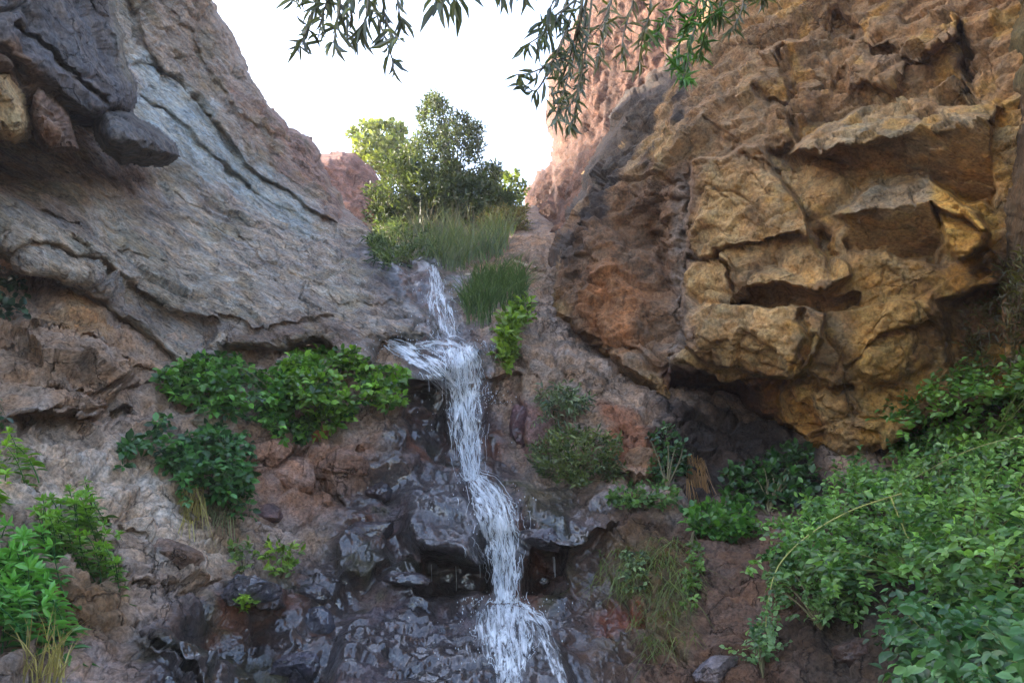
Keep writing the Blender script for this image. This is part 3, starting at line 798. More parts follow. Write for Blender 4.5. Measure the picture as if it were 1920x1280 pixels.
def crag_paint(c, px, py, Q, d):
    m = fbm(Q * 1.6, 4, 180)
    t = (0.5 + 0.5 * np.tanh(m * 2.2))[..., None]
    c = lin(188, 150, 96) * t + lin(166, 134, 92) * (1 - t)
    c = paint_area(c, px, py, Q, [(1300, -420), (1500, -420), (2000, -420), (1900, 170), (1640, 180), (1450, 330), (1330, 330), (1250, 250), (1240, 130)], lin(136, 106, 76), 50, 0.85, 31)
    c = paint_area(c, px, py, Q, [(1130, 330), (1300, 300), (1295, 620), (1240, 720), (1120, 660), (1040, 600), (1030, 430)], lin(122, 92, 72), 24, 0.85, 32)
    c = paint_area(c, px, py, Q, [(1080, 500), (1140, 490), (1210, 560), (1190, 640), (1110, 650)], lin(176, 118, 74), 26, 0.65, 33)
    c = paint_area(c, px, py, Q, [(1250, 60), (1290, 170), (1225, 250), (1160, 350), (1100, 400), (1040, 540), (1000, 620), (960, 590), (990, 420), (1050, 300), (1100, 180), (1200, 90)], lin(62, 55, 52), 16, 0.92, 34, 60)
    c = paint_area(c, px, py, Q, [(1210, 640), (1290, 560), (1285, 700), (1240, 700), (1150, 690)], lin(142, 118, 96), 18, 0.7, 35)
    c = paint_area(c, px, py, Q, [(1268, 330), (1292, 310), (1285, 560), (1262, 690), (1245, 690), (1262, 560)], lin(150, 132, 116), 8, 0.8, 36, 6)
    c = paint_area(c, px, py, Q, [(1475, 290), (1560, 215), (1880, 182), (1870, 225), (1640, 268)], lin(150, 130, 98), 16, 0.85, 37)
    c = paint_area(c, px, py, Q, [(1555, 395), (1640, 345), (1745, 330), (1750, 385), (1600, 405)], lin(148, 130, 104), 14, 0.8, 38)
    c = paint_area(c, px, py, Q, [(1745, 320), (1870, 400), (1860, 490), (1780, 480), (1750, 400)], lin(196, 148, 62), 16, 0.8, 39)
    c = paint_area(c, px, py, Q, [(1835, 200), (1880, 190), (1872, 330), (1855, 300)], lin(186, 140, 70), 10, 0.8, 40)
    c = paint_area(c, px, py, Q, [(1560, 500), (1780, 520), (1800, 640), (1700, 760), (1600, 770), (1560, 640)], lin(170, 130, 66), 30, 0.7, 41)
    c = paint_area(c, px, py, Q, [(1400, 700), (1480, 720), (1560, 780), (1520, 830), (1440, 790)], lin(168, 112, 56), 18, 0.8, 42)
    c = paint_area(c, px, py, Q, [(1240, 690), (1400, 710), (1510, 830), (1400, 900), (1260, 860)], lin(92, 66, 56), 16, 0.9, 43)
    c = paint_area(c, px, py, Q, [(1780, 500), (1900, 440), (2100, 500), (2100, 800), (1760, 800)], lin(98, 72, 48), 36, 0.85, 44)
    st = sstep(0.2, 0.6, fbm(Q * np.array([2.2, 2.2, 0.7]) + 31, 4, 190))[..., None] * 0.55
    c = c * (1 - st) + lin(112, 84, 60) * st
    ye = sstep(0.2, 0.5, fbm(Q * 2.4 + 51, 4, 191))[..., None] * 0.5 * sstep(1350, 1500, px)[..., None]
    c = c * (1 - ye) + lin(190, 146, 70) * ye
    return c


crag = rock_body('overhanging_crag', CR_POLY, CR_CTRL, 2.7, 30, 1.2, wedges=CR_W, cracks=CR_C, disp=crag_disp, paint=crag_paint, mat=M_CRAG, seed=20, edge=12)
tag(crag, 'massive orange overhanging crag of broken blocks right of the waterfall', 'cliff')

# --- near dark rock at the right edge
NR_POLY = [(1870, -420), (1880, 0), (1850, 120), (1880, 190), (1890, 260), (1868, 350), (1872, 460), (1890, 560), (1930, 660), (2700, 700), (2700, -420)]
NR_CTRL = [(1880, 0, 5.35), (1880, 300, 5.1), (1880, 440, 5.05), (1900, 640, 5.0), (2300, 300, 2.6), (2300, -200, 2.8), (2600, 500, 1.9), (1880, -300, 4.8)]
NB = basis((0.25, -0.2, 1.0), (1, 0, 0))


def nr_disp(Q, px, py):
    q = Q @ NB.T.astype(np.float32)
    o2, g1, g2, r2 = voro(q * np.array([1.5, 6, 4]), 205, 0.9)
    o1, f1, f2, r1 = voro(q * np.array([0.7, 2.2, 1.6]), 208, 0.9)
    return 0.03 * o1 + 0.015 * o2 + 0.02 * ridged(q * np.array([1.2, 8, 5]), 4, 206) + 0.06 * fbm(Q * 3, 5, 207)


nr = rock_body('near_rock', NR_POLY, NR_CTRL, 3.4, 70, 0.9, disp=nr_disp,
               grain=NB * np.array([[0.6], [2.5], [2.0]]),
               paint=lambda c, px, py, Q, d: paint_area(lin(98, 78, 54) * (1 + 0.3 * fbm(Q * 3, 3, 2))[..., None], px, py, Q, [(1800, -300), (2400, -300), (2400, 200), (1800, 170)], lin(92, 84, 46), 30, 0.6, 50),
               mat=M_CRAG, seed=23)
tag(nr, 'grey green streaked rock closing the right edge of the ravine', 'rock')

# --- red cliff far behind the crag and the reddish bank behind the slab
FR_POLY = [(1118, -420), (1104, 0), (1072, 55), (1034, 105), (1022, 180), (1034, 245), (1042, 300), (1022, 322), (1008, 325), (990, 350), (984, 400), (985, 440), (960, 480), (1120, 540), (1400, 400), (1600, -420)]
FR_CTRL = [(1000, 400, 13.6), (1040, 300, 14.2), (1030, 120, 14.2), (1100, 0, 13.6), (1120, -350, 13.2), (1200, 100, 12.0), (1100, 300, 12.2), (1040, 450, 11.2), (1400, -200, 10.2), (1250, 300, 11.0)]
fr = rock_body('red_cliff', FR_POLY, FR_CTRL, 2.6, 20, 1.6,
               disp=lambda Q, px, py: block_disp(1.4, (0.09, 0.04, 0.015, 0.06), 210)(Q, px, py) + 0.06 * ridged(Q * np.array([3.0, 3.0, 0.9]), 4, 215),
               wedges=[dict(poly=[(960, 480), (980, 300), (1044, 310), (1050, 420), (1000, 480)], a=0.6, soft=8)],
               paint=lambda c, px, py, Q, d: lin(104, 74, 60) * (1 + 0.35 * fbm(Q * np.array([2, 2, 0.8]), 4, 2))[..., None], mat=M_CRAG, seed=25, edge=9)
tag(fr, 'tall red cliff in the background beyond the dark edge of the crag', 'cliff')
BK_POLY = [(560, 285), (606, 288), (640, 283), (668, 292), (700, 318), (730, 352), (760, 400), (800, 470), (700, 520), (560, 460)]
BK_CTRL = [(600, 300, 13.2), (650, 290, 13.8), (700, 330, 13.6), (760, 420, 12.6), (640, 400, 12.2), (700, 480, 11.0), (580, 440, 12)]
bk = rock_body('earth_bank', BK_POLY, BK_CTRL, 2.6, 22, 1.6, disp=block_disp(1.1, (0.08, 0.04, 0.015, 0.06), 220),
               paint=lambda c, px, py, Q, d: lin(156, 116, 100) * (1 + 0.35 * fbm(Q * 1.6, 4, 2))[..., None], mat=M_CRAG, seed=27)
tag(bk, 'crumbly reddish bank at the head of the gully beneath the yellow tree', 'bank')

# ground around and behind the viewpoint
g = np.linspace(-1, 1, 160)
gx_, gy_ = np.meshgrid(np.sign(g) * np.abs(g) ** 2.2 * 120, np.sign(g) * np.abs(g) ** 2.2 * 120 + 2)
gp = np.stack([gx_, gy_, np.zeros_like(gx_)], -1)
gz = 0.12 * fbm(gp * 0.9, 4, 300) - 0.15
gi = np.arange(160 * 160).reshape(160, 160)
gq = np.stack([gi[:-1, :-1], gi[:-1, 1:], gi[1:, 1:], gi[1:, :-1]], -1).reshape(-1, 4)
gcol = (lin(116, 100, 84) * (1 + 0.3 * fbm(gp * 1.5, 3, 301))[..., None]).reshape(-1, 3)
ground = link_mesh('ground', np.stack([gx_, gy_, gz], -1), gq, [], M_BED, gcol, np.zeros(160 * 160), None, True, np.stack([gx_, gy_, gz], -1).reshape(-1, 3))
tag(ground, kind='structure')

# ------------------------------------------------------------------ what a ray from the viewpoint meets
_V = []; _Q = []; _n = 0
for V, Qd in SOLIDS:
    _V.append(V); _Q.append(Qd + _n); _n += len(V)
BVH = BVHTree.FromPolygons(np.concatenate(_V).tolist(), np.concatenate(_Q).tolist())
CAM0 = Vector((0, 0, EYE))


def hitY(px, py, default=6.0):
    d = Vector(P(px, py, 1.0)) - CAM0
    h = BVH.ray_cast(CAM0, d.normalized())
    return h[0].y if h[0] is not None else default

# ------------------------------------------------------------------ geometry collectors for plants and water
class Mesh:
    def __init__(self):
        self.V = []; self.Q = []; self.T = []; self.C = []; self.n = 0

    def add(self, V, Q=None, T=None, C=(0.1, 0.1, 0.1)):
        V = np.asarray(V, float).reshape(-1, 3)
        if Q is not None and len(Q): self.Q.append(np.asarray(Q).reshape(-1, 4) + self.n)
        if T is not None and len(T): self.T.append(np.asarray(T).reshape(-1, 3) + self.n)
        C = np.asarray(C, float)
        self.C.append(np.broadcast_to(C, V.shape).copy() if C.ndim == 1 else C)
        self.V.append(V); self.n += len(V)

    def build(self, name, mat, parent=None, smooth=True):
        Q = np.concatenate(self.Q) if self.Q else []
        T = np.concatenate(self.T) if self.T else []
        return link_mesh(name, np.concatenate(self.V), Q, T, mat, np.concatenate(self.C), None, parent, smooth)


def norm(v):
    return v / (np.linalg.norm(v, axis=-1, keepdims=True) + 1e-9)


LT = np.array([[0, 0, 0], [-.75, .28, .10], [0, .30, -.02], [.75, .28, .10], [-.8, .62, .06], [0, .65, -.06], [.8, .62, .06], [0, 1, -.16]])
LQ = np.array([[1, 4, 5, 2], [2, 5, 6, 3]])
LTR = np.array([[0, 1, 2], [0, 2, 3], [4, 7, 5], [5, 7, 6]])


def leaves(M, pos, d, n, length, width, col):
    """many leaf blades at once: folded along the midrib and bent at the tip"""
    pos = np.asarray(pos); k = len(pos)
    d = norm(d); s = norm(np.cross(d, n)); n = np.cross(s, d)
    length = np.broadcast_to(length, (k,)); width = np.broadcast_to(width, (k,))
    V = (pos[:, None] + s[:, None] * (LT[None, :, 0:1] * width[:, None, None] * 0.5)
         + d[:, None] * (LT[None, :, 1:2] * length[:, None, None])
         + n[:, None] * (LT[None, :, 2:3] * length[:, None, None]))
    off = np.arange(k)[:, None, None] * 8
    C = np.repeat(np.asarray(col)[:, None, :], 8, 1)
    C = C * np.array([1, 1.05, .8, 1.05, 1.05, .85, 1.05, 1])[None, :, None]
    M.add(V.reshape(-1, 3), (LQ[None] + off).reshape(-1, 4), (LTR[None] + off).reshape(-1, 3), C.reshape(-1, 3))


def tube(M, pts, r0, r1, col, sides=5):
    pts = np.asarray(pts, float); k = len(pts)
    t = norm(np.gradient(pts, axis=0))
    ref = np.where(np.abs(t[:, 2:3]) > 0.9, np.array([[1.0, 0, 0]]), np.array([[0, 0, 1.0]]))
    a = norm(np.cross(t, ref)); b = np.cross(t, a)
    r = np.linspace(r0, r1, k)[:, None, None]
    ang = np.arange(sides) * 2 * math.pi / sides
    V = pts[:, None] + r * (a[:, None] * np.cos(ang)[None, :, None] + b[:, None] * np.sin(ang)[None, :, None])
    i = np.arange(k * sides).reshape(k, sides)
    j = np.roll(i, -1, 1)
    Q = np.stack([i[:-1], j[:-1], j[1:], i[1:]], -1).reshape(-1, 4)
    M.add(V.reshape(-1, 3), Q, None, col)


def bez(a, b, c, n=8):
    t = np.linspace(0, 1, n)[:, None]
    return (1 - t) ** 2 * np.asarray(a) + 2 * t * (1 - t) * np.asarray(b) + t * t * np.asarray(c)


def smooth_line(pts, n):
    pts = np.asarray(pts, float)
    k = len(pts)
    if k == 2:
        return np.linspace(pts[0], pts[1], n)
    out = []
    tt = np.linspace(0, k - 1, n)
    for t in tt:
        i = min(int(t), k - 2); f = t - i
        p0 = pts[max(i - 1, 0)]; p1 = pts[i]; p2 = pts[i + 1]; p3 = pts[min(i + 2, k - 1)]
        out.append(0.5 * (2 * p1 + (p2 - p0) * f + (2 * p0 - 5 * p1 + 4 * p2 - p3) * f * f + (3 * p1 - p0 - 3 * p2 + p3) * f ** 3))
    return np.array(out)


def leaf_cols(n, c1, c2, spread=0.35):
    t = rng.random(n)[:, None]
    return (np.asarray(c1) * (1 - t) + np.asarray(c2) * t) * (1 + spread * rng.normal(0, 0.6, n).clip(-1, 1.6))[:, None]


def pts_in(poly, n, clump=90.0, hole=0.0, seed=0):
    xs = [p[0] for p in poly]; ys = [p[1] for p in poly]
    out = []
    while sum(len(o) for o in out) < n:
        q = np.stack([rng.uniform(min(xs), max(xs), n * 3), rng.uniform(min(ys), max(ys), n * 3)], -1)
        sd = poly_sd(q[:, 0], q[:, 1], poly)
        nz = fbm(np.stack([q[:, 0] / clump, q[:, 1] / clump, np.full(len(q), seed * 7.7)], -1), 3, seed)
        keep = (sd + 26 * nz > 0) & (nz > hole - 0.6 * rng.random(len(q)))
        out.append(q[keep])
    q = np.concatenate(out)[:n]
    return q, poly_sd(q[:, 0], q[:, 1], poly)


def sprigs(M, S, base, axis, style, L, W, c1, c2, stem_col, droop=0.25, face=0.6):
    k = len(base)
    axis = norm(axis)
    up = np.array([0, 0, 1.0]); camdir = norm(np.array([0, 0, EYE]) - base)
    side = norm(np.cross(axis, up + 0.3 * rng.normal(size=(k, 3))))
    allp = []; alld = []; alll = []
    if style == 'tri':
        for s, f, l in ((0, 0.5, 1.0), (-1, .25, .85), (1, .25, .85)):
            d = axis * (1.0 if s == 0 else 0.45) + side * s * 0.9
            allp.append(base + axis * L * f); alld.append(d); alll.append(np.full(k, l))
    elif style == 'pinnate':
        for j in range(4):
            for s in (-1, 1):
                allp.append(base + axis * L * (0.4 + 0.75 * j) - up * droop * L * 0.25 * j * j * 0.4)
                alld.append(axis * 0.45 + side * s); alll.append(np.full(k, 1 - 0.08 * j))
        allp.append(base + axis * L * 3.3 - up * droop * L * 0.9); alld.append(axis - up * droop); alll.append(np.full(k, 0.95))
    elif style == 'whorl':
        b = np.cross(side, axis)
        for j in range(7):
            a = j * 2.4 + rng.random(k)[:, None]
            allp.append(base + axis * L * (0.12 * j))
            alld.append(axis * (0.15 + 0.12 * j) + (side * np.cos(a) + b * np.sin(a)) * (1.0 - 0.07 * j)); alll.append(np.full(k, 1.1 - 0.08 * j))
    else:       # 'twig': alternate narrow leaves
        b = np.cross(side, axis)
        for j in range(6):
            a = j * 2.4 + rng.random(k)[:, None]
            allp.append(base + axis * L * (0.35 * j))
            alld.append(axis * 0.9 + (side * np.cos(a) + b * np.sin(a)) * 0.75); alll.append(np.full(k, 1.0))
    p = np.concatenate(allp); d = np.concatenate(alld); l = np.concatenate(alll)
    m = len(p)
    d = norm(d) + 0.28 * rng.normal(size=(m, 3)) - up * droop * rng.random((m, 1))
    cd = np.tile(camdir, (len(allp), 1))
    n = up * 0.75 + cd * face + 0.6 * rng.normal(size=(m, 3))
    sz = l * (0.7 + 0.6 * rng.random(m))
    lc = np.tile(leaf_cols(k, c1, c2, 0.45), (len(allp), 1)) * (1 + 0.18 * rng.normal(size=(m, 1)).clip(-1.5, 1.5))
    leaves(M, p, d, n, L * sz, W * sz, np.clip(lc, 0.004, 1))
    if S is not None and style == 'pinnate' and k > 150:
        for i in range(0, k, 3):
            tube(S, [base[i], base[i] + axis[i] * L * 1.6 - up * droop * L * 0.2, base[i] + axis[i] * L * 3.2 - up * droop * L * 0.9], 0.0025, 0.0012, stem_col, 3)


def bush(name, label, cat, poly, n, style='tri', L=0.08, W=0.06, c1=lin(58, 96, 40), c2=lin(92, 136, 52), thick=0.45, root=None, stems=14, clump=90, hole=-0.25,
         seed=1, droop=0.3, face=0.5, up=0.5, group=None, Yfn=None, mat=None, stem_col=lin(96, 88, 56), trunk=None, spread=0.9, stem_r=0.006, bulge=70.0, back=0.0, trail=0):
    q, sd = pts_in(poly, n, clump, hole, seed)
    if root is None:
        cx = sum(p[0] for p in poly) / len(poly)
        root = (cx, max(p[1] for p in poly) - 10)
    if Yfn is None:
        Y = np.array([hitY(a, b) for a, b in q]); Yr = hitY(*root)
    else:
        Y = Yfn(q[:, 0], q[:, 1]); Yr = float(Yfn(np.array([root[0]]), np.array([root[1]]))[0])
    prof = np.clip((sd + 12) / bulge, 0.12, 1) ** 0.6
    Y = Y - 0.02 - thick * prof * rng.random(n) ** 0.75 + back * thick * prof * rng.random(n)
    base = P(q[:, 0], q[:, 1], Y)
    R = P(root[0], root[1], Yr)
    e = empty(name, R)
    tag(e, label, cat, group)
    out = norm(base - (R + np.array([0, 0.25, 0]))) * 0.7 + np.array([0, -0.5, up]) + spread * 0.6 * rng.normal(size=(n, 3))
    M = Mesh(); S = Mesh()
    sprigs(M, S, base, out, style, L, W, c1, c2, stem_col, droop, face)
    for i in rng.choice(n, min(stems, n), replace=False):
        tip = base[i]
        mid = (R + tip) / 2 + np.array([rng.normal(0, .06), -0.08, 0.12 + 0.1 * rng.random()]) * min(1.0, np.linalg.norm(tip - R))
        tube(S, bez(R, mid, tip, 9), stem_r * (0.8 + 0.5 * rng.random()), stem_r * 0.3, stem_col, 5)
    for i in range(trail):
        a = rng.integers(n)
        x, y = q[a]; vx = rng.normal(0, 4.5); vy = rng.normal(-1, 2.5)
        ln = []
        for k in range(rng.integers(9, 17)):
            ln.append((x, y, Y[a] - 0.03 - 0.02 * k * rng.random())); x += vx; y += vy; vy += 0.9; vx *= 0.97
        line = P(*np.array(ln).T)
        tube(S, np.concatenate([bez(R, (R + base[a]) / 2 + np.array([0, -0.05, 0.06]), base[a], 6), line]), stem_r * 0.6, stem_r * 0.25, stem_col, 4)
        tg = norm(np.gradient(line, axis=0))
        for side_ in (-1, 1):
            ax = tg * 0.5 + np.array([side_ * 0.8, -0.5, 0.35]) + 0.4 * rng.normal(size=tg.shape)
            sprigs(M, None, line[::1], ax, style if style != 'pinnate' else 'tri', L * 0.9, W * 0.9, c1, np.asarray(c2) * 1.1, stem_col, droop, face)
    M.build('foliage', mat or M_LEAF, e)
    if trunk:
        T = Mesh()
        trunk(T, base, R)
        T.build('trunk', M_BARK, e)
    S.build('stems', M_BARK, e)
    return e


def nettle(name, label, poly, n, L, W, c1, c2, height, seed, thick=0.35):
    """upright leafy stems: opposite leaf pairs, smaller and paler towards the tip"""
    q, sd = pts_in(poly, n, 60, -0.1, seed)
    Y = np.array([hitY(a, b) for a, b in q])
    top = P(q[:, 0], q[:, 1], Y - thick * (0.3 + 0.7 * rng.random(n)))
    h = height * (0.6 + 0.6 * rng.random(n))
    foot = top - np.stack([rng.normal(0, 0.06, n), -0.10 - 0.1 * rng.random(n), h], -1)
    e = empty(name, foot.mean(0)); tag(e, label, 'plant')
    S = Mesh(); M = Mesh()
    for i in range(n):
        ln = bez(foot[i], (foot[i] + top[i]) / 2 + np.array([rng.normal(0, .04), 0.03, 0.05]), top[i], 14)
        tube(S, ln, 0.004, 0.0018, np.asarray(c1) * 1.1, 4)
        k = 10
        f = np.linspace(0.25, 1.0, k); pos = ln[(f * 13).astype(int)]
        ang = (np.arange(k) % 2) * 1.57 + rng.normal(0, .35, k) + rng.random() * 3
        for s_ in (0, math.pi):
            d = np.stack([np.cos(ang + s_), np.sin(ang + s_), 0.35 - 0.5 * rng.random(k)], -1)
            sz = (1.15 - 0.62 * f) * (0.8 + 0.4 * rng.random(k))
            nn = np.array([0, 0, 1.0]) + 0.3 * rng.normal(size=(k, 3)) - d * 0.2
            cc = np.asarray(c1) * (1 - f[:, None]) + np.asarray(c2) * f[:, None]
            leaves(M, pos, d, nn, L * sz, W * sz, cc * (0.75 + 0.5 * rng.random((k, 1))))
        d = rng.normal(size=(6, 3)) * 0.8 + np.array([0, -0.1, 0.8])
        leaves(M, np.repeat(ln[-1:], 6, 0), d, rng.normal(size=(6, 3)) + np.array([0, -0.5, 0.5]), L * 0.5, W * 0.5, np.repeat(np.asarray(c2)[None] * 1.15, 6, 0))
    M.build('foliage', M_LEAF, e)
    S.build('stems', M_BARK, e)
    return e


def blades(M, base, h, w, lean, c1, c2, tip=None):
    """curved grass blades: base (k,3), height, width, sideways lean vectors"""
    k = len(base)
    h = np.broadcast_to(h, (k,))
    s = norm(np.stack([rng.normal(size=k), 0.4 * rng.normal(size=k), np.zeros(k)], -1))
    rows = []
    for t, wd in ((0, 1), (.35, .9), (.7, .6), (1, .06)):
        c = base + np.array([0, 0, 1.0]) * (h * (t - 0.25 * t * t * np.linalg.norm(lean, axis=1)))[:, None] + lean * (h * t * t)[:, None]
        rows.append(np.stack([c - s * w * wd / 2, c + s * w * wd / 2], 1))
    V = np.stack(rows, 1)          # k,4,2,3
    off = np.arange(k)[:, None, None] * 8
    Q = np.array([[0, 1, 3, 2], [2, 3, 5, 4], [4, 5, 7, 6]])[None] + off
    C = np.repeat(leaf_cols(k, c1, c2, 0.4)[:, None], 8, 1)
    M.add(V.reshape(-1, 3), Q.reshape(-1, 4), None, np.clip(C.reshape(-1, 3), 0.004, 1))


def grass(name, label, cat, poly, n, h, w, c1, c2, lean=0.5, bias=(0, -0.2, 0), group=None, kind=None, clump=60, hole=-0.2, seed=3, hang=False):
    q, sd = pts_in(poly, n, clump, hole, seed)
    Y = np.array([hitY(a, b) for a, b in q]) - 0.01
    base = P(q[:, 0], q[:, 1], Y)
    M = Mesh()
    ln = lean * rng.normal(size=(n, 3)) * np.array([1, 0.7, 0.1]) + np.array(bias)
    if hang:
        ln = ln + np.array([0, -0.35, -1.5])
    blades(M, base, h * (0.5 + 0.8 * rng.random(n)), w, ln, c1, c2)
    o = M.build(name, M_LEAF)
    tag(o, label, cat, group, kind)
    return o


# ------------------------------------------------------------------ loose boulders
def boulder(label, px, py, rx, ry, col, wet=0.0, rot=0.0, seed=0, out=0.35, name='boulder', cat='boulder', cuts=13, deep=0.9, group=None):
    Y = hitY(px, py)
    sc = Y / FPX * 1.05
    import bmesh
    bm = bmesh.new()
    bmesh.ops.create_icosphere(bm, subdivisions=5, radius=1.0)
    V = np.array([v.co[:] for v in bm.verts])
    F = np.array([[v.index for v in f.verts] for f in bm.faces])
    bm.free()
    r = np.random.default_rng(seed + 100)
    for _ in range(cuts):
        n = norm(r.normal(size=3)); d = r.uniform(0.48, 0.86)
        V = V - np.maximum(V @ n - d, 0)[:, None] * n * 0.93
    q = V * 1.4 + seed * 3.1
    o1, f1, f2, rr = voro(q * 2.4, seed, 0.6)
    o2, g1, g2, r2 = voro(q * 6.5, seed + 1, 0.6)
    V = V * (1 + 0.05 * o1 + 0.018 * o2 + 0.04 * fbm(q, 4, seed) + 0.16 * facet(q * 1.1, seed + 3, 0.7, 1.4) + 0.022 * fbm(q * 6, 3, seed + 2))[:, None]
    S = np.array([rx * sc, deep * (rx + ry) / 2 * sc, ry * sc])
    V = V * S
    a = math.radians(rot); R = np.array([[math.cos(a), 0, math.sin(a)], [0, 1, 0], [-math.sin(a), 0, math.cos(a)]])
    V = V @ R.T
    c = P(px, py, Y + S[1] * (0.5 - out))
    Pw = V + c
    C = np.asarray(col) * (1 + 0.3 * fbm(Pw * 5, 4, 7))[:, None]
    wt = np.full(len(V), wet) * np.clip(0.75 + 0.5 * fbm(Pw * 6, 3, 9), 0.2, 1)
    o = link_mesh(name, V, [], F, M_BED, C, wt, None, True, Pw)
    o.location = [float(v) for v in c]
    tag(o, label, cat, group)
    return o


RED = lin(156, 120, 100); BRN = lin(132, 108, 92); PUR = lin(100, 84, 88); GRY = lin(126, 116, 108)
boulder('squarish red brown block under the left bramble, upper left of the cracked red blocks', 512, 848, 36, 27, RED, 0, -10, 1)
boulder('broad cracked red brown block at the centre of the dry red blocks', 556, 893, 58, 34, RED * 1.05, 0, 14, 2, 0.3)
boulder('reddish block tilted beside the dark stream rocks, right of the cracked red blocks', 640, 868, 52, 34, RED, 0, 24, 3, 0.3)
boulder('small ochre red stone wedged just under the lowest sprays of the right bramble', 604, 812, 22, 18, lin(170, 116, 80), 0, 5, 4)
boulder('grey brown stone peeping out between the two left bramble clumps', 384, 792, 44, 26, lin(132, 120, 100), 0, 12, 5, 0.55)
boulder('purple brown boulder with a flat top left of the wet rocks', 500, 965, 46, 30, lin(126, 96, 90), 0.25, -6, 6)
boulder('dark wet boulder with a shiny top just left of the upper wet dome', 690, 1000, 62, 34, PUR, 0.9, 8, 7)
boulder('wet grey stone below the dry red blocks', 715, 930, 40, 28, PUR, 0.85, -14, 8)
boulder('wet blackish stone with pale glints right under the dark hollow', 770, 1090, 50, 20, PUR, 0.95, 4, 9, 0.4)
boulder('low wet stone with a yellow green seedling in front of it', 470, 1106, 58, 30, lin(112, 104, 110), 0.75, 6, 10, 0.45)
boulder('rounded wet pebble shining blue at the mossy left side of the stream', 592, 1170, 32, 28, lin(104, 100, 112), 0.9, 0, 11, 0.5, cuts=5)
boulder('small wet stone shining above the rounded blue pebble', 588, 1112, 28, 17, lin(104, 98, 106), 0.9, 10, 12, 0.5, cuts=5)
boulder('wet slab edge stone at the bottom left of the low wet dome', 556, 1250, 46, 34, lin(100, 94, 106), 0.85, -12, 13, 0.4)
boulder('brown boulder half buried in the dark gravel of the right slope', 1195, 935, 38, 16, lin(132, 106, 80), 0, 4, 14, 0.4)
boulder('tan square stone in the shade below the crag, above the leafy herb', 1205, 866, 40, 27, lin(146, 112, 84), 0, 16, 15, 0.4)
boulder('grey flat faced stone at the bottom of the right slope', 1345, 1250, 44, 30, lin(140, 132, 136), 0.3, -20, 16, 0.4)
boulder('dark stone overhanging the little hollow right of the second fall', 1020, 1010, 44, 26, PUR, 0.9, 6, 17, 0.4)
boulder('brown stone beneath the arching rose stem at lower right', 1608, 1226, 52, 28, lin(96, 76, 66), 0.2, 6, 18, 0.5)
boulder('reddish wet rock behind the right edge of the main fall', 975, 800, 34, 52, lin(118, 86, 86), 0.5, 12, 19, 0.35)
boulder('pale brown boulder at the left foot of the smooth slope', 330, 1040, 52, 30, lin(150, 124, 108), 0, 22, 20, 0.35)

# ------------------------------------------------------------------ the waterfall
wf = empty('waterfall', P(948, 1128, 5.4))
tag(wf, 'white waterfall tumbling in steps down the dark rocks in the middle', 'waterfall')
SV = []; SQ = []; SU = []; SWt = []; sn = 0
STR = Mesh()


def blur(a, k):
    for _ in range(k):
        a = np.pad(a, 1, mode='edge')
        a = (a[:-2, 1:-1] + a[2:, 1:-1] + a[1:-1, :-2] + a[1:-1, 2:] + 2 * a[1:-1, 1:-1]) / 6
    return a


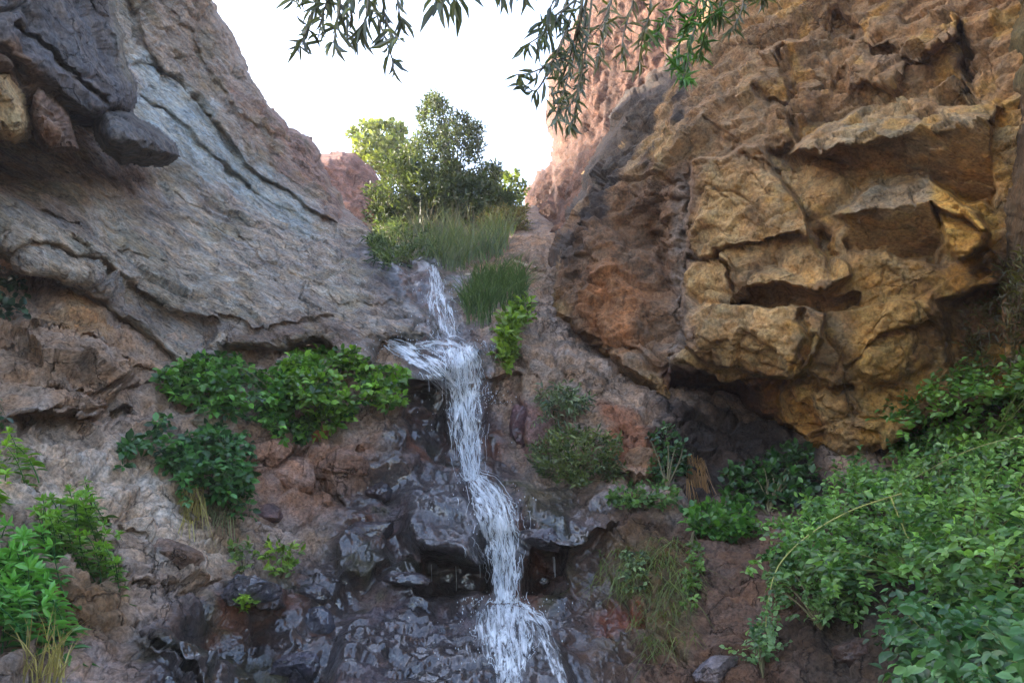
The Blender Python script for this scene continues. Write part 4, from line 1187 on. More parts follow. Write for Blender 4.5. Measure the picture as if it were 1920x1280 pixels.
def stream(path, nstr, white=0.5, u0=0.0, lift=0.05, nu=34, seg=4.0, rad=(0.001, 0.0026), sheet=True, soft=6, length=(0.12, 0.4), wob=0.05):
    """path: (px, py, half width px). White threads plus the broken sheet they run in, lying on the rock"""
    global sn
    path = np.array(path, float); path[:, 2] *= 1.15
    total = np.hypot(*np.diff(path[:, :2], axis=0).T).sum()
    nv = max(12, int(total / seg))
    c = smooth_line(path, nv)
    t = norm(np.gradient(c[:, :2], axis=0))
    nrm = np.stack([-t[:, 1], t[:, 0]], -1)
    u = np.linspace(-1, 1, nu)
    px = c[:, None, 0] + u[None] * c[:, None, 2] * nrm[:, None, 0]
    py = c[:, None, 1] + u[None] * c[:, None, 2] * nrm[:, None, 1]
    Y = np.array([[hitY(a, b) for a, b in zip(r1, r2)] for r1, r2 in zip(px, py)])
    Ym = Y.copy()
    for _ in range(3):                       # nearest rock around each point
        Z = np.pad(Ym, 1, mode='edge')
        Ym = np.minimum.reduce([Z[:-2, 1:-1], Z[2:, 1:-1], Z[1:-1, :-2], Z[1:-1, 2:], Z[1:-1, 1:-1]])
    Yb = 0.65 * blur(Ym, soft) + 0.35 * blur(Y, 3) - lift
    arc = np.linspace(0, total / 300.0, nv)
    Pt = P(px, py, Yb)
    bump = fbm(np.stack([u[None] * c[:, None, 2] / 14 + 0 * arc[:, None], arc[:, None] * 4 + 0 * u[None], np.full(px.shape, u0)], -1), 3, 5)
    Pt = Pt - np.array([0, 1, 0]) * (0.034 * bump)[..., None]
    if sheet:
        idx = np.arange(nv * nu).reshape(nv, nu) + sn
        SV.append(Pt.reshape(-1, 3)); sn += nv * nu
        SQ.append(np.stack([idx[:-1, :-1], idx[1:, :-1], idx[1:, 1:], idx[:-1, 1:]], -1).reshape(-1, 4))
        uu = np.stack([u[None] * c[:, None, 2] / 300 + u0 + 0 * arc[:, None], arc[:, None] + 0 * u[None]], -1)
        SU.append(uu.reshape(-1, 2))
        fade = np.minimum(1, np.minimum(np.arange(nv), 6) / 3.0)[:, None]
        SWt.append(((white * (1 - np.abs(u[None]) ** 3) - 0.08 + 0 * arc[:, None]) * fade).ravel())
    for _ in range(int(nstr * 0.45)):
        l = rng.uniform(*length) * 0.55; v0 = rng.uniform(-0.05, 1 - l * 0.6); v1 = min(1, v0 + l); v0 = max(0, v0)
        m = max(4, int((v1 - v0) * nv * 1.4))
        vv = np.linspace(v0, v1, m) * (nv - 1)
        ub = np.clip(rng.normal(0, 0.36), -1, 1)
        ph, fr = rng.random() * 6.3, rng.uniform(2, 6)
        us = np.clip(ub + wob * np.sin(np.linspace(0, 1, m) * fr + ph) + 0.02 * rng.normal(size=m), -1.1, 1.1)
        ui = np.clip((us + 1) / 2 * (nu - 1), 0, nu - 1.001)
        i0 = np.clip(vv.astype(int), 0, nv - 2); j0 = ui.astype(int)
        fv = (vv - i0)[:, None]; fu = (ui - j0)[:, None]
        p = (Pt[i0, j0] * (1 - fv) * (1 - fu) + Pt[i0 + 1, j0] * fv * (1 - fu) + Pt[i0, j0 + 1] * (1 - fv) * fu + Pt[i0 + 1, j0 + 1] * fv * fu)
        p = p + np.array([0, -1, 0.15]) * (0.045 * rng.random() ** 2)
        r = rng.uniform(*rad)
        tube(STR, p, r, r * 0.5, (0.85, 0.87, 0.9), 4)


stream([(812, 496, 10), (820, 540, 20), (826, 585, 30), (838, 634, 36)], 190, 0.46, 0.1, length=(0.1, 0.3))
stream([(722, 640, 14), (770, 662, 26), (815, 690, 34), (850, 730, 30)], 90, 0.5, 0.3, length=(0.15, 0.4), rad=(0.0015, 0.0035))
stream([(780, 648, 8), (830, 648, 20), (865, 672, 36), (872, 720, 40)], 100, 0.52, 0.5, length=(0.15, 0.4))
stream([(858, 646, 44), (868, 700, 50), (872, 760, 42), (876, 830, 34), (886, 900, 24)], 420, 0.52, 0.7, length=(0.1, 0.35))
stream([(888, 895, 18), (915, 930, 42), (932, 975, 54), (944, 1025, 44), (947, 1080, 37), (948, 1130, 36)], 420, 0.54, 0.9, length=(0.1, 0.32))
stream([(946, 1128, 42), (947, 1165, 74), (952, 1210, 70), (955, 1250, 44), (955, 1290, 30), (955, 1400, 30)], 120, 0.56, 1.1, length=(0.1, 0.32))
stream([(965, 1132, 18), (1005, 1165, 26), (1032, 1215, 24), (1052, 1270, 16), (1070, 1340, 14)], 12, 0.5, 1.3, length=(0.12, 0.35), rad=(0.0012, 0.003))
stream([(932, 1132, 16), (905, 1150, 26), (890, 1190, 34), (900, 1240, 30)], 10, 0.36, 1.5, length=(0.12, 0.3), rad=(0.001, 0.0025))
stream([(850, 865, 24), (815, 905, 40), (800, 960, 46), (800, 1040, 44)], 0, 0.12, 1.7, length=(0.06, 0.2), rad=(0.001, 0.002), lift=0.025)
stream([(870, 930, 20), (880, 990, 30), (890, 1050, 28)], 14, 0.2, 1.9, length=(0.1, 0.3), rad=(0.001, 0.0022), lift=0.03)
link_mesh('water_sheet', np.concatenate(SV), np.concatenate(SQ), [], M_SHEET, None, np.concatenate(SWt), wf, True, np.concatenate(SU))
# thin drips falling off the lips
for x0, x1, ya, yb, k in ((800, 905, 1060, 1112, 3), (990, 1058, 1040, 1110, 4), (720, 850, 712, 760, 7), (850, 905, 830, 900, 8), (905, 925, 860, 915, 6), (670, 760, 700, 720, 4)):
    for _ in range(k):
        DC = Mesh()
        x = rng.uniform(x0, x1); y = ya + rng.uniform(-4, 8); ln = rng.uniform(0.3, 1) * (yb - ya)
        Y = hitY(x, y - 8) - 0.02
        tube(DC, [P(x, y, Y), P(x + 1, y + ln / 2, Y - 0.01), P(x + 1, y + ln, Y - 0.01)], 0.0012, 0.0006, (0.8, 0.83, 0.88), 4)
        DC.build('drip', M_WHITE, wf)
STR.build('water_threads', M_WHITE, wf)
DR = Mesh()
OCT = np.array([[1, 0, 0], [-1, 0, 0], [0, 1, 0], [0, -1, 0], [0, 0, 1], [0, 0, -1]], float)
OT = np.array([[0, 2, 4], [2, 1, 4], [1, 3, 4], [3, 0, 4], [2, 0, 5], [1, 2, 5], [3, 1, 5], [0, 3, 5]])
for cx, cy, sx, sy, k in ((825, 570, 26, 40, 110), (860, 655, 46, 14, 110), (925, 745, 16, 10, 70), (890, 905, 20, 10, 60), (935, 960, 40, 30, 120), (948, 1132, 46, 10, 120), (950, 1180, 60, 30, 130), (870, 760, 36, 60, 120), (760, 655, 40, 16, 70)):
    for _ in range(k):
        x = cx + rng.normal(0, sx); y = cy + rng.normal(0, sy)
        Y = hitY(x, y) - 0.05 - 0.12 * rng.random()
        r = rng.uniform(0.0015, 0.0045)
        DR.add(P(x, y, Y) + OCT * r * np.array([1, 1, 1.8]), None, OT, (0.85, 0.87, 0.9))
DR.build('spray_drops', M_WHITE, wf)

# ------------------------------------------------------------------ plants on the rocks
G1, G2 = lin(36, 72, 32), lin(104, 150, 60)
Y1, Y2 = lin(104, 140, 44), lin(140, 168, 60)
D1, D2 = lin(36, 66, 40), lin(66, 100, 56)
bush('bramble', 'dense green bramble clump hanging under the slab, left half of the long green band', 'shrub', [(300, 690), (350, 676), (420, 668), (500, 690), (545, 700), (550, 770), (500, 800), (430, 780), (370, 760), (300, 770)], 620,
     L=0.062, W=0.046, c1=G1, c2=G2, hole=0.05, clump=60, trail=10, thick=0.38, root=(430, 690), seed=2, up=0.3)
bush('bramble', 'bright green bramble clump beside the fall, right half of the long green band', 'shrub', [(535, 680), (600, 658), (660, 660), (720, 690), (760, 710), (750, 745), (690, 770), (640, 790), (590, 800), (530, 770)], 680,
     L=0.06, W=0.044, hole=0.05, clump=60, trail=10, c1=lin(42, 80, 32), c2=lin(128, 166, 58), thick=0.5, root=(640, 690), seed=5, up=0.35)
bush('bramble', 'lower hanging bramble clump with pale leaf tips left of the red blocks', 'shrub', [(235, 835), (300, 775), (360, 800), (440, 820), (468, 850), (470, 920), (420, 950), (360, 900), (290, 850)], 400,
     L=0.062, W=0.042, hole=0.03, clump=45, trail=14, c1=D1, c2=lin(84, 130, 66), thick=0.4, root=(390, 820), seed=8, up=0.1, droop=0.5)
bush('creeper', 'small green creeper trailing between two red brown blocks', 'plant', [(548, 780), (600, 776), (600, 806), (580, 850), (555, 840)], 90, L=0.06, W=0.045, c1=D1, c2=G2, thick=0.12, root=(575, 785), seed=9, droop=0.5, stems=6)
nettle('nettle', 'bushy green nettle plant at the left edge, the upper of the lower left plants', [(75, 920), (110, 900), (180, 915), (200, 960), (225, 1030), (200, 1060), (120, 1010), (60, 1000)], 46, 0.075, 0.036, G1, lin(112, 152, 52), 0.36, 12)
nettle('nettle', 'big leaved nettle plant in the bottom left corner', [(-60, 970), (30, 970), (100, 1000), (108, 1090), (95, 1160), (40, 1160), (-60, 1150)], 40, 0.105, 0.044, lin(40, 90, 46), lin(104, 160, 70), 0.34, 13)
nettle('nettle', 'yellow green nettle tops at the left edge above the other two', [(-60, 810), (10, 815), (46, 845), (46, 890), (20, 910), (-60, 910)], 24, 0.08, 0.04, lin(60, 110, 40), lin(140, 176, 56), 0.3, 14)
bush('ivy', 'dark ivy hanging down at the left edge under the slab', 'plant', [(-80, 450), (10, 480), (40, 530), (50, 580), (10, 600), (-80, 600)], 150, L=0.055, W=0.05, c1=lin(34, 58, 44), c2=lin(58, 84, 56), thick=0.25, root=(-20, 480), seed=15, droop=0.6, up=0.0)
bush('ivy', 'small dark ivy sprig low on the left edge rock', 'plant', [(-60, 740), (0, 735), (16, 760), (10, 800), (-60, 800)], 40, L=0.05, W=0.045, c1=D1, c2=D2, thick=0.15, root=(-10, 745), seed=16, droop=0.5, up=0.0, stems=5)
bush('seedling', 'small yellow green seedling on the purple stones left of the stream', 'plant', [(490, 1030), (530, 1015), (560, 1030), (550, 1080), (505, 1080)], 46, L=0.05, W=0.03, c1=lin(84, 110, 44), c2=Y2, thick=0.2, root=(525, 1082), seed=17, up=0.8, stems=8)
bush('seedling', 'faint green seedling beside a pale stone at lower left', 'plant', [(430, 1025), (465, 1020), (475, 1060), (440, 1075)], 30, L=0.04, W=0.025, c1=lin(74, 96, 48), c2=lin(120, 140, 76), thick=0.15, root=(452, 1076), seed=18, up=0.8, stems=6)
bush('seedling', 'tiny yellow plant sprouting in front of the low wet stone', 'plant', [(445, 1118), (470, 1112), (478, 1140), (450, 1146)], 18, L=0.04, W=0.024, c1=Y1, c2=Y2, thick=0.2, root=(460, 1146), seed=19, up=0.8, stems=5)

bush('leafy_plant', 'yellow green leafy plant climbing the rock corner right of the fall', 'plant', [(935, 660), (940, 610), (960, 580), (990, 570), (985, 600), (968, 640), (960, 680), (940, 690)], 130, 'twig', L=0.07, W=0.04, c1=lin(84, 112, 36), c2=lin(136, 160, 60), thick=0.3, root=(950, 690), seed=21, up=0.6, stems=9)
grass('grass_tuft', 'thick green grass tuft hanging over the rock right of the upper cascade', 'grass tuft', [(850, 560), (880, 535), (930, 515), (985, 530), (990, 560), (960, 590), (930, 620), (890, 630), (860, 610)], 900, 0.4, 0.009, lin(62, 84, 52), lin(100, 118, 80), 0.4, (0.05, -0.5, -0.35), seed=22)
grass('reeds', 'tall tangled reeds and grass filling the gully floor above the fall', 'reeds', [(790, 470), (860, 440), (960, 430), (985, 445), (930, 475), (880, 505), (845, 510), (800, 490)], 900, 0.42, 0.010, lin(76, 94, 56), lin(112, 116, 76), 0.45, (0, -0.1, 0), seed=23)
grass('reeds', 'reddish brown dry reeds standing in front of the gully trees', 'reeds', [(740, 440), (800, 420), (960, 405), (985, 425), (860, 445), (780, 465)], 300, 0.5, 0.010, lin(104, 88, 66), lin(88, 98, 62), 0.3, (0, 0, 0), seed=24)
grass('grass_tuft', 'pale dry grass tuft under the lower left bramble', 'grass tuft', [(345, 915), (372, 905), (385, 960), (350, 990)], 130, 0.22, 0.006, lin(150, 130, 70), lin(170, 156, 96), 0.35, (0, -0.3, -0.3), seed=25, hang=True)
grass('grass_tuft', 'thin grey green grass strands hanging below the lower left bramble', 'grass tuft', [(390, 930), (480, 920), (440, 980), (400, 990)], 140, 0.25, 0.005, lin(96, 104, 74), lin(140, 140, 100), 0.3, (0, -0.3, -0.3), seed=26, hang=True)
grass('grass_tuft', 'straw coloured grass blades at the bottom left corner', 'grass tuft', [(40, 1250), (120, 1240), (120, 1300), (40, 1300)], 60, 0.2, 0.006, lin(150, 136, 80), lin(176, 160, 104), 0.5, (0, -0.2, 0), seed=27)
grass('grass_tuft', 'brown dead grass hanging at the foot of the crag', 'grass tuft', [(1288, 860), (1318, 855), (1320, 900), (1290, 910)], 170, 0.4, 0.006, lin(120, 88, 54), lin(150, 112, 70), 0.16, (0, -0.2, -0.4), seed=28, hang=True)
grass('weeds', 'green weeds hanging from the brown slope, right of the lowest fall', 'weeds', [(1120, 1040), (1180, 1020), (1250, 1010), (1300, 1040), (1300, 1110), (1200, 1110), (1130, 1090)], 330, 0.17, 0.005, lin(74, 92, 40), lin(120, 132, 60), 0.85, (0, -0.35, 0.2), seed=29, hang=True, clump=34, hole=0.0)
grass('weeds', 'mossy hanging weeds low on the brown slope near the bottom', 'weeds', [(1180, 1110), (1290, 1090), (1310, 1200), (1230, 1240), (1190, 1190)], 240, 0.15, 0.005, lin(80, 90, 40), lin(112, 120, 60), 0.85, (0, -0.3, 0.2), seed=30, hang=True, clump=34, hole=0.0)
bush('herb', 'white tipped green herb in the middle of the hanging weeds', 'plant', [(1160, 1040), (1200, 1030), (1215, 1060), (1190, 1110), (1165, 1090)], 60, L=0.035, W=0.022, c1=D1, c2=lin(140, 160, 110), thick=0.12, root=(1185, 1045), seed=31, stems=6, droop=0.5)
bush('herb', 'thin green creeper running down the slope right of the hanging weeds', 'plant', [(1280, 1000), (1310, 990), (1316, 1120), (1290, 1140)], 80, L=0.035, W=0.024, c1=lin(66, 96, 40), c2=lin(110, 140, 66), thick=0.12, root=(1298, 1000), seed=32, stems=5, droop=0.5)
bush('drooping_plant', 'drooping plant with pale narrow leaves on the rock right of the main fall', 'plant', [(1000, 740), (1040, 730), (1090, 745), (1095, 765), (1050, 780), (1040, 830), (1015, 830)], 90, 'twig', L=0.06, W=0.018, c1=lin(60, 80, 56), c2=lin(130, 140, 104), thick=0.3, root=(1045, 745), seed=33, droop=0.7, stems=9)
bush('shrub', 'grey green shrub with pale shoots on the ledge right of the fall', 'shrub', [(1000, 860), (1030, 820), (1080, 805), (1130, 820), (1158, 850), (1150, 895), (1080, 915), (1040, 910)], 300, 'twig', L=0.05, W=0.018, c1=lin(60, 78, 42), c2=lin(118, 126, 76), thick=0.4, root=(1080, 915), seed=34, up=0.7, stems=24)
bush('herb', 'upright leafy herb against the foot of the crag', 'plant', [(1215, 880), (1225, 820), (1250, 800), (1275, 830), (1290, 880), (1250, 910)], 120, L=0.05, W=0.035, c1=D1, c2=lin(84, 116, 66), thick=0.3, root=(1250, 915), seed=35, up=0.8, stems=12)
bush('herb', 'low round leaved herb on the ledge below the grey green shrub', 'plant', [(1140, 930), (1180, 905), (1230, 908), (1268, 930), (1250, 952), (1170, 952)], 140, L=0.045, W=0.034, c1=lin(60, 90, 46), c2=lin(120, 152, 90), thick=0.25, root=(1205, 955), seed=36, up=0.6, stems=10)
bush('herb', 'spreading bright herb at the left foot of the big bush', 'plant', [(1270, 985), (1310, 950), (1370, 935), (1410, 960), (1420, 1010), (1360, 1010)], 210, L=0.055, W=0.038, c1=lin(48, 88, 40), c2=lin(100, 148, 60), thick=0.35, root=(1360, 1010), seed=37, up=0.5, stems=12)
bush('shrub', 'dark leafy shrub in the deep shade under the crag', 'shrub', [(1340, 920), (1370, 880), (1440, 850), (1510, 830), (1540, 880), (1520, 940), (1440, 960), (1380, 950)], 280, L=0.06, W=0.045, c1=lin(34, 62, 34), c2=lin(66, 104, 46), thick=0.4, root=(1440, 965), seed=38, up=0.5, stems=14)
# the big rose bush
R1, R2 = lin(48, 88, 40), lin(126, 166, 84)
bush('rose_bush', 'large bright green rose bush spilling over the lower right slope, biggest plant', 'bush', [(1470, 1010), (1530, 930), (1600, 870), (1720, 830), (1950, 800), (2060, 900), (2060, 1150), (1900, 1160), (1760, 1130), (1640, 1080), (1560, 1100), (1500, 1080)], 1150, 'pinnate',
     L=0.047, W=0.029, trail=44, c1=R1, c2=R2, thick=0.95, root=(1760, 1100), seed=41, up=0.35, droop=0.35, stems=60, stem_r=0.005, clump=70, hole=0.04, bulge=110, stem_col=lin(110, 120, 60))
bush('rose_bush', 'upper rose bush with yellow green sprays climbing the right edge rock', 'bush', [(1680, 850), (1690, 750), (1760, 720), (1860, 690), (2000, 660), (2050, 860), (1900, 860), (1760, 870)], 360, 'pinnate',
     L=0.055, W=0.035, c1=lin(60, 100, 36), c2=lin(110, 146, 58), thick=0.6, root=(1850, 850), seed=42, up=0.4, droop=0.4, stems=24, stem_col=lin(110, 120, 60))
bush('rose_bush', 'lower rose bush hanging into the dark bottom right corner', 'bush', [(1640, 1090), (1760, 1120), (1960, 1130), (2040, 1300), (1700, 1330), (1720, 1240), (1660, 1180)], 330, 'pinnate',
     L=0.052, W=0.034, c1=lin(40, 76, 40), c2=lin(84, 124, 74), thick=0.7, root=(1850, 1290), seed=43, up=0.3, droop=0.5, stems=24, hole=-0.05, stem_col=lin(110, 120, 60))
bush('rose_bush', 'small rose shoots at the left side of the big bush', 'bush', [(1430, 1080), (1460, 1040), (1520, 1060), (1560, 1120), (1600, 1150), (1540, 1180), (1450, 1120)], 90, 'pinnate',
     L=0.034, W=0.022, c1=R1, c2=lin(120, 150, 90), thick=0.4, root=(1540, 1180), seed=44, up=0.4, droop=0.4, stems=12, hole=-0.05)
bush('rose_bush', 'single low rose sprig with pale leaves below the arching stem', 'bush', [(1385, 1210), (1420, 1180), (1460, 1190), (1460, 1230), (1410, 1245)], 34, 'pinnate', L=0.032, W=0.024, c1=R1, c2=lin(130, 160, 110), thick=0.3, root=(1430, 1270), seed=45, stems=6)


def cane(label, pts, r, col, leafy=True, seed=0):
    line = smooth_line(np.array([P(*p) for p in pts]), 26)
    e = empty('rose_cane', line[0])
    tag(e, label, 'stem')
    S = Mesh(); M = Mesh()
    tube(S, line, r, r * 0.5, col, 6)
    k = rng.choice(np.arange(2, 25), 12, replace=False)
    ax = rng.normal(size=(12, 3)) + np.array([0.3, -0.4, -0.1])
    sprigs(M, S, line[k], ax, 'pinnate', 0.028, 0.017, R1, lin(120, 150, 90), col, 0.4)
    S.build('stem', M_BARK, e)
    M.build('foliage', M_LEAF, e)


CN = lin(150, 150, 84)
cane('long pale cane arching left out of the big rose bush', [(1690, 925, 4.2), (1600, 955, 4.15), (1520, 1000, 4.1), (1460, 1060, 4.05), (1440, 1130, 4.0), (1436, 1175, 4.0)], 0.0045, CN)
cane('short pale cane drooping inside the big rose bush', [(1670, 930, 4.1), (1690, 980, 4.05), (1710, 1015, 4.0), (1760, 1030, 3.95)], 0.004, CN)
cane('slanting cane crossing the upper right of the rose bush', [(1960, 810, 3.7), (1860, 830, 3.8), (1780, 860, 3.9), (1690, 910, 4.1)], 0.003, lin(120, 122, 70))
bush('dry_vine', 'dim brownish vine veil hanging at the right edge above the rose bush', 'vine', [(1790, 680), (1850, 560), (1900, 500), (2000, 490), (2000, 720), (1850, 740)], 260, 'twig', L=0.06, W=0.012, c1=lin(66, 60, 32), c2=lin(96, 92, 46), thick=0.3, root=(1900, 715), seed=46, droop=0.3, up=0.5, stems=8)

# dead sticks lying over the little terrace
for lab, pts in (('pale dead stick lying across the terrace above the grass tuft', [(872, 516), (905, 514), (940, 518)]), ('short broken stick leaning on the terrace below the crag', [(965, 490), (985, 497), (1005, 502)])):
    S = Mesh()
    tube(S, smooth_line([P(x, y, hitY(x, y) - 0.04) for x, y in pts], 10), 0.022, 0.014, lin(170, 150, 126), 7)
    tag(S.build('dead_stick', M_BARK), lab, 'stick')

# ------------------------------------------------------------------ trees in the gully
def limbs(n, r, trunk_h, sway=0.25):
    def f(T, base, R):
        top = base[np.argmax(base[:, 2])]
        c = base.mean(0)
        pl = bez(R, (R + c) / 2 + np.array([sway, 0, 0]), c * 0.5 + top * 0.5, 12)
        tube(T, pl, r, r * 0.3, lin(104, 92, 78), 7)
        for i in rng.choice(len(base), n, replace=False):
            s = pl[rng.integers(1, 9)]
            tube(T, bez(s, (s + base[i]) / 2 + np.array([0, 0, 0.15]), base[i], 7), r * 0.35, r * 0.08, lin(104, 92, 78), 4)
    return f


flat = lambda v: (lambda a, b: np.full(np.shape(a), float(v)))
bush('willow_tree', 'tall grey green willow with an open pointed top in the gully', 'tree', [(790, 450), (745, 400), (752, 310), (790, 240), (808, 185), (830, 190), (860, 200), (876, 230), (905, 270), (930, 330), (945, 400), (905, 450)], 2300, 'twig', L=0.085, W=0.03,
     c1=lin(62, 72, 54), c2=lin(98, 106, 78), thick=0.9, root=(850, 460), seed=51, up=0.8, stems=40, Yfn=flat(13.2), trunk=limbs(40, 0.06, 1), clump=40, hole=-0.12, mat=M_LEAF_SUN, back=0.9, bulge=60, stem_r=0.012)
bush('round_tree', 'sunlit yellow green round tree behind the earth bank', 'tree', [(655, 300), (652, 262), (670, 238), (710, 230), (750, 240), (770, 275), (770, 320), (730, 340), (690, 320)], 900, 'tri', L=0.12, W=0.09,
     c1=lin(94, 106, 60), c2=lin(126, 132, 78), thick=1.2, root=(720, 345), seed=52, up=0.6, stems=20, Yfn=flat(16.5), trunk=limbs(24, 0.07, 1), clump=40, hole=-0.2, mat=M_LEAF_SUN, back=0.9, bulge=60, stem_r=0.012)
bush('round_tree', 'small sunlit bushy tree in front of the red cliff, right end of the thicket', 'tree', [(905, 400), (915, 350), (935, 325), (965, 325), (985, 360), (982, 420), (950, 440), (915, 430)], 620, 'tri', L=0.085, W=0.06,
     c1=lin(84, 100, 46), c2=lin(124, 134, 66), thick=0.9, root=(945, 445), seed=53, up=0.6, stems=18, Yfn=flat(14.2), trunk=limbs(18, 0.05, 1), clump=36, hole=-0.2, mat=M_LEAF_SUN, back=0.8, bulge=50, stem_r=0.01)
bush('thicket_shrub', 'dark green shrub between the yellow tree and the willow', 'shrub', [(690, 440), (690, 350), (715, 310), (760, 290), (820, 310), (880, 340), (940, 350), (960, 410), (940, 450), (790, 460), (730, 460)], 1500, 'twig', L=0.09, W=0.035,
     c1=lin(58, 70, 46), c2=lin(90, 98, 62), thick=0.8, root=(755, 460), seed=54, up=0.7, stems=30, Yfn=flat(12.6), clump=40, hole=-0.2, mat=M_LEAF_SUN, back=0.8, bulge=50, stem_r=0.01)
bush('thicket_shrub', 'low green shrub with fallen twigs just above the top of the fall', 'shrub', [(690, 470), (710, 430), (760, 420), (810, 440), (830, 480), (790, 500), (730, 495)], 520, 'twig', L=0.07, W=0.022,
     c1=lin(64, 84, 48), c2=lin(108, 118, 74), thick=0.5, root=(770, 500), seed=55, up=0.5, stems=26, clump=40, hole=-0.2)
bush('thicket_shrub', 'dry brownish shrub at the right end of the gully by the terrace', 'shrub', [(900, 460), (910, 410), (940, 395), (980, 405), (985, 450), (950, 470)], 360, 'twig', L=0.07, W=0.016,
     c1=lin(110, 92, 60), c2=lin(130, 124, 76), thick=0.6, root=(945, 470), seed=56, up=0.8, stems=26, Yfn=flat(12.0), clump=36, hole=-0.2, back=0.6, bulge=40)


# ------------------------------------------------------------------ branches hanging into the top of the view
def hanging(label, lines, L, W, c1, c2, Y, name='hanging_branch', step=0.045, seed=0, droop=1.0, r=0.006, dens=1.0):
    S = Mesh(); M = Mesh()
    e = None
    Ls = []
    for ln in lines:
        pts = smooth_line(np.array([P(p[0], p[1], Y + (p[2] if len(p) > 2 else 0.12 * rng.normal())) for p in ln]), 22)
        Ls.append(pts)
    e = empty(name, Ls[0][0])
    tag(e, label, 'branch')
    for pts in Ls:
        tube(S, pts, r, r * 0.35, lin(92, 84, 66), 5)
        ln = np.linalg.norm(np.diff(pts, axis=0), axis=1).sum()
        k = max(6, int(ln / step * dens))
        ti = np.sort(rng.uniform(0.0, 1.0, k) ** 0.8) * (len(pts) - 1.001)
        i = ti.astype(int); f = (ti - i)[:, None]
        pos = pts[i] * (1 - f) + pts[i + 1] * f
        d = norm(np.gradient(pts, axis=0))[i]
        dirs = d * 0.6 + np.array([0, 0, -0.55]) * droop + 0.62 * rng.normal(size=(k, 3))
        nn = rng.normal(size=(k, 3)) + np.array([0, -0.6, 0.5])
        sz = 0.65 + 0.6 * rng.random(k)
        leaves(M, pos, dirs, nn, L * sz, W * sz, np.clip(leaf_cols(k, c1, c2), 0.004, 1))
    S.build('stem', M_BARK, e)
    M.build('foliage', M_LEAF, e)


O1, O2 = lin(74, 80, 68), lin(104, 110, 90)
hanging('dark hanging branch of narrow leaves at the left end of the top edge', [[(640, -260), (610, -60), (590, 10), (570, 70), (560, 85)], [(640, -260), (620, -40), (605, 30), (596, 75)], [(640, -200), (640, -30), (632, 40), (625, 80)], [(650, -200), (655, -40), (650, 40), (655, 90)], [(600, -80), (575, -20), (548, 0)]], 0.095, 0.015, O1, O2, 2.6, seed=1, step=0.04)
hanging('long drooping branch of narrow leaves tipped by a tuft, centre of the top edge', [[(700, -260), (700, -60), (705, 20), (722, 70), (735, 110), (738, 130)], [(700, -260), (715, -30), (725, 40), (748, 75)], [(690, -200), (690, -40), (688, 20), (676, 60)], [(705, -200), (740, -60), (745, 0), (752, 40)], [(700, -100), (668, -40), (662, 10), (655, 50)]], 0.095, 0.015, O1, O2, 2.6, seed=2, step=0.035)
hanging('short dark leaf spray with broad leaves dipping in at the top centre right', [[(800, -220), (810, -60), (822, -10), (830, 10)], [(800, -200), (835, -60), (850, -20), (856, 0)]], 0.13, 0.030, O1 * 0.9, O2 * 0.9, 2.5, seed=3, step=0.05)
hanging('few leaf tips just reaching in at the top edge left of the red cliff', [[(880, -200), (900, -60), (905, -25)], [(920, -200), (930, -60), (940, -22)], [(950, -200), (960, -50), (966, -14)], [(1000, -200), (985, -60), (980, -20)]], 0.10, 0.02, O1, O2, 2.6, seed=4, step=0.04)
hanging('leafy branch reaching left across the blue sky in front of the red cliff', [[(1130, -200), (1070, -20), (1050, 30), (1010, 70), (975, 90)], [(1100, -60), (1060, 60), (1040, 110), (1000, 135), (968, 140)], [(1080, 0), (1040, 30), (1015, 40)], [(1070, 40), (1030, 130), (1005, 170), (985, 160)], [(1060, -40), (1030, 20), (1024, 60)]], 0.09, 0.018, O1, lin(92, 102, 84), 2.9, seed=5, step=0.034)
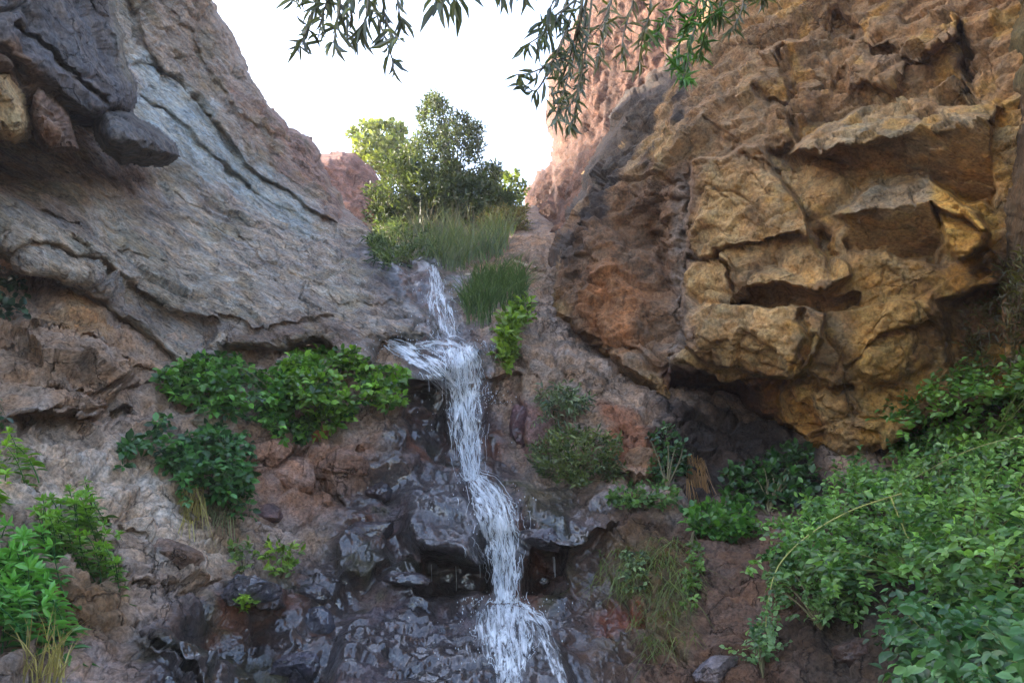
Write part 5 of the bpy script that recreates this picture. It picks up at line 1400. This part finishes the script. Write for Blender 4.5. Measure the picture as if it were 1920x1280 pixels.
hanging('dense dark leaf cluster hanging over the edge of the red cliff', [[(1120, -200), (1090, 20), (1075, 110), (1050, 190), (1040, 225)], [(1120, -200), (1095, 40), (1090, 130), (1080, 200), (1070, 235)], [(1110, -100), (1080, 60), (1060, 130), (1030, 180)], [(1120, -100), (1100, 80), (1085, 160), (1060, 215)], [(1100, 0), (1075, 80), (1050, 120), (1035, 130)]], 0.07, 0.013, lin(80, 86, 68), lin(116, 120, 98), 3.0, seed=6, step=0.022)
hanging('curly olive brown twigs hanging across the red cliff at the top', [[(1180, -200), (1150, -20), (1130, 60), (1118, 130)], [(1200, -200), (1190, -20), (1170, 60), (1165, 110)], [(1230, -200), (1220, 0), (1205, 70), (1195, 140)], [(1170, -100), (1140, 20), (1110, 70)]], 0.08, 0.014, lin(84, 84, 56), lin(120, 116, 80), 3.2, seed=7, step=0.03)
hanging('fresh green feathery foliage hanging at the top of the crag', [[(1360, -200), (1330, -20), (1300, 60), (1285, 130), (1280, 150)], [(1340, -200), (1310, 0), (1275, 80), (1265, 130)], [(1400, -200), (1370, -20), (1330, 40), (1310, 110)], [(1320, -150), (1280, -10), (1240, 50), (1215, 80)]], 0.08, 0.011, lin(56, 90, 40), lin(84, 124, 56), 3.4, seed=8, step=0.013, droop=0.6)
hanging('dim olive foliage hanging at the top edge over the crag face', [[(1420, -200), (1400, -40), (1390, 20), (1370, 60)], [(1460, -200), (1440, -60), (1430, 0)], [(1390, -200), (1360, -40), (1345, 30)]], 0.08, 0.012, lin(70, 76, 44), lin(96, 98, 58), 3.4, seed=9, step=0.02)

# ------------------------------------------------------------------ scattering volume added to imitate a soft glare veil over the gorge
hz_m, hz_nt, hz_out = new_mat('veil_scatter')
pv = hz_nt.nodes.new('ShaderNodeVolumePrincipled')
pv.inputs['Color'].default_value = (0.95, 0.96, 1.0, 1)
pv.inputs['Density'].default_value = 0.0016
pv.inputs['Anisotropy'].default_value = 0.3
hz_nt.links.new(pv.outputs[0], hz_out.inputs['Volume'])
hv = np.array([[x, y, z] for x in (-130, 130) for y in (-130, 130) for z in (-2.0, 24.0)], float)
hq = [[0, 1, 3, 2], [4, 6, 7, 5], [0, 4, 5, 1], [2, 3, 7, 6], [0, 2, 6, 4], [1, 5, 7, 3]]
tag(link_mesh('haze_veil', hv, hq, [], hz_m, None, None, None, False), kind='stuff')
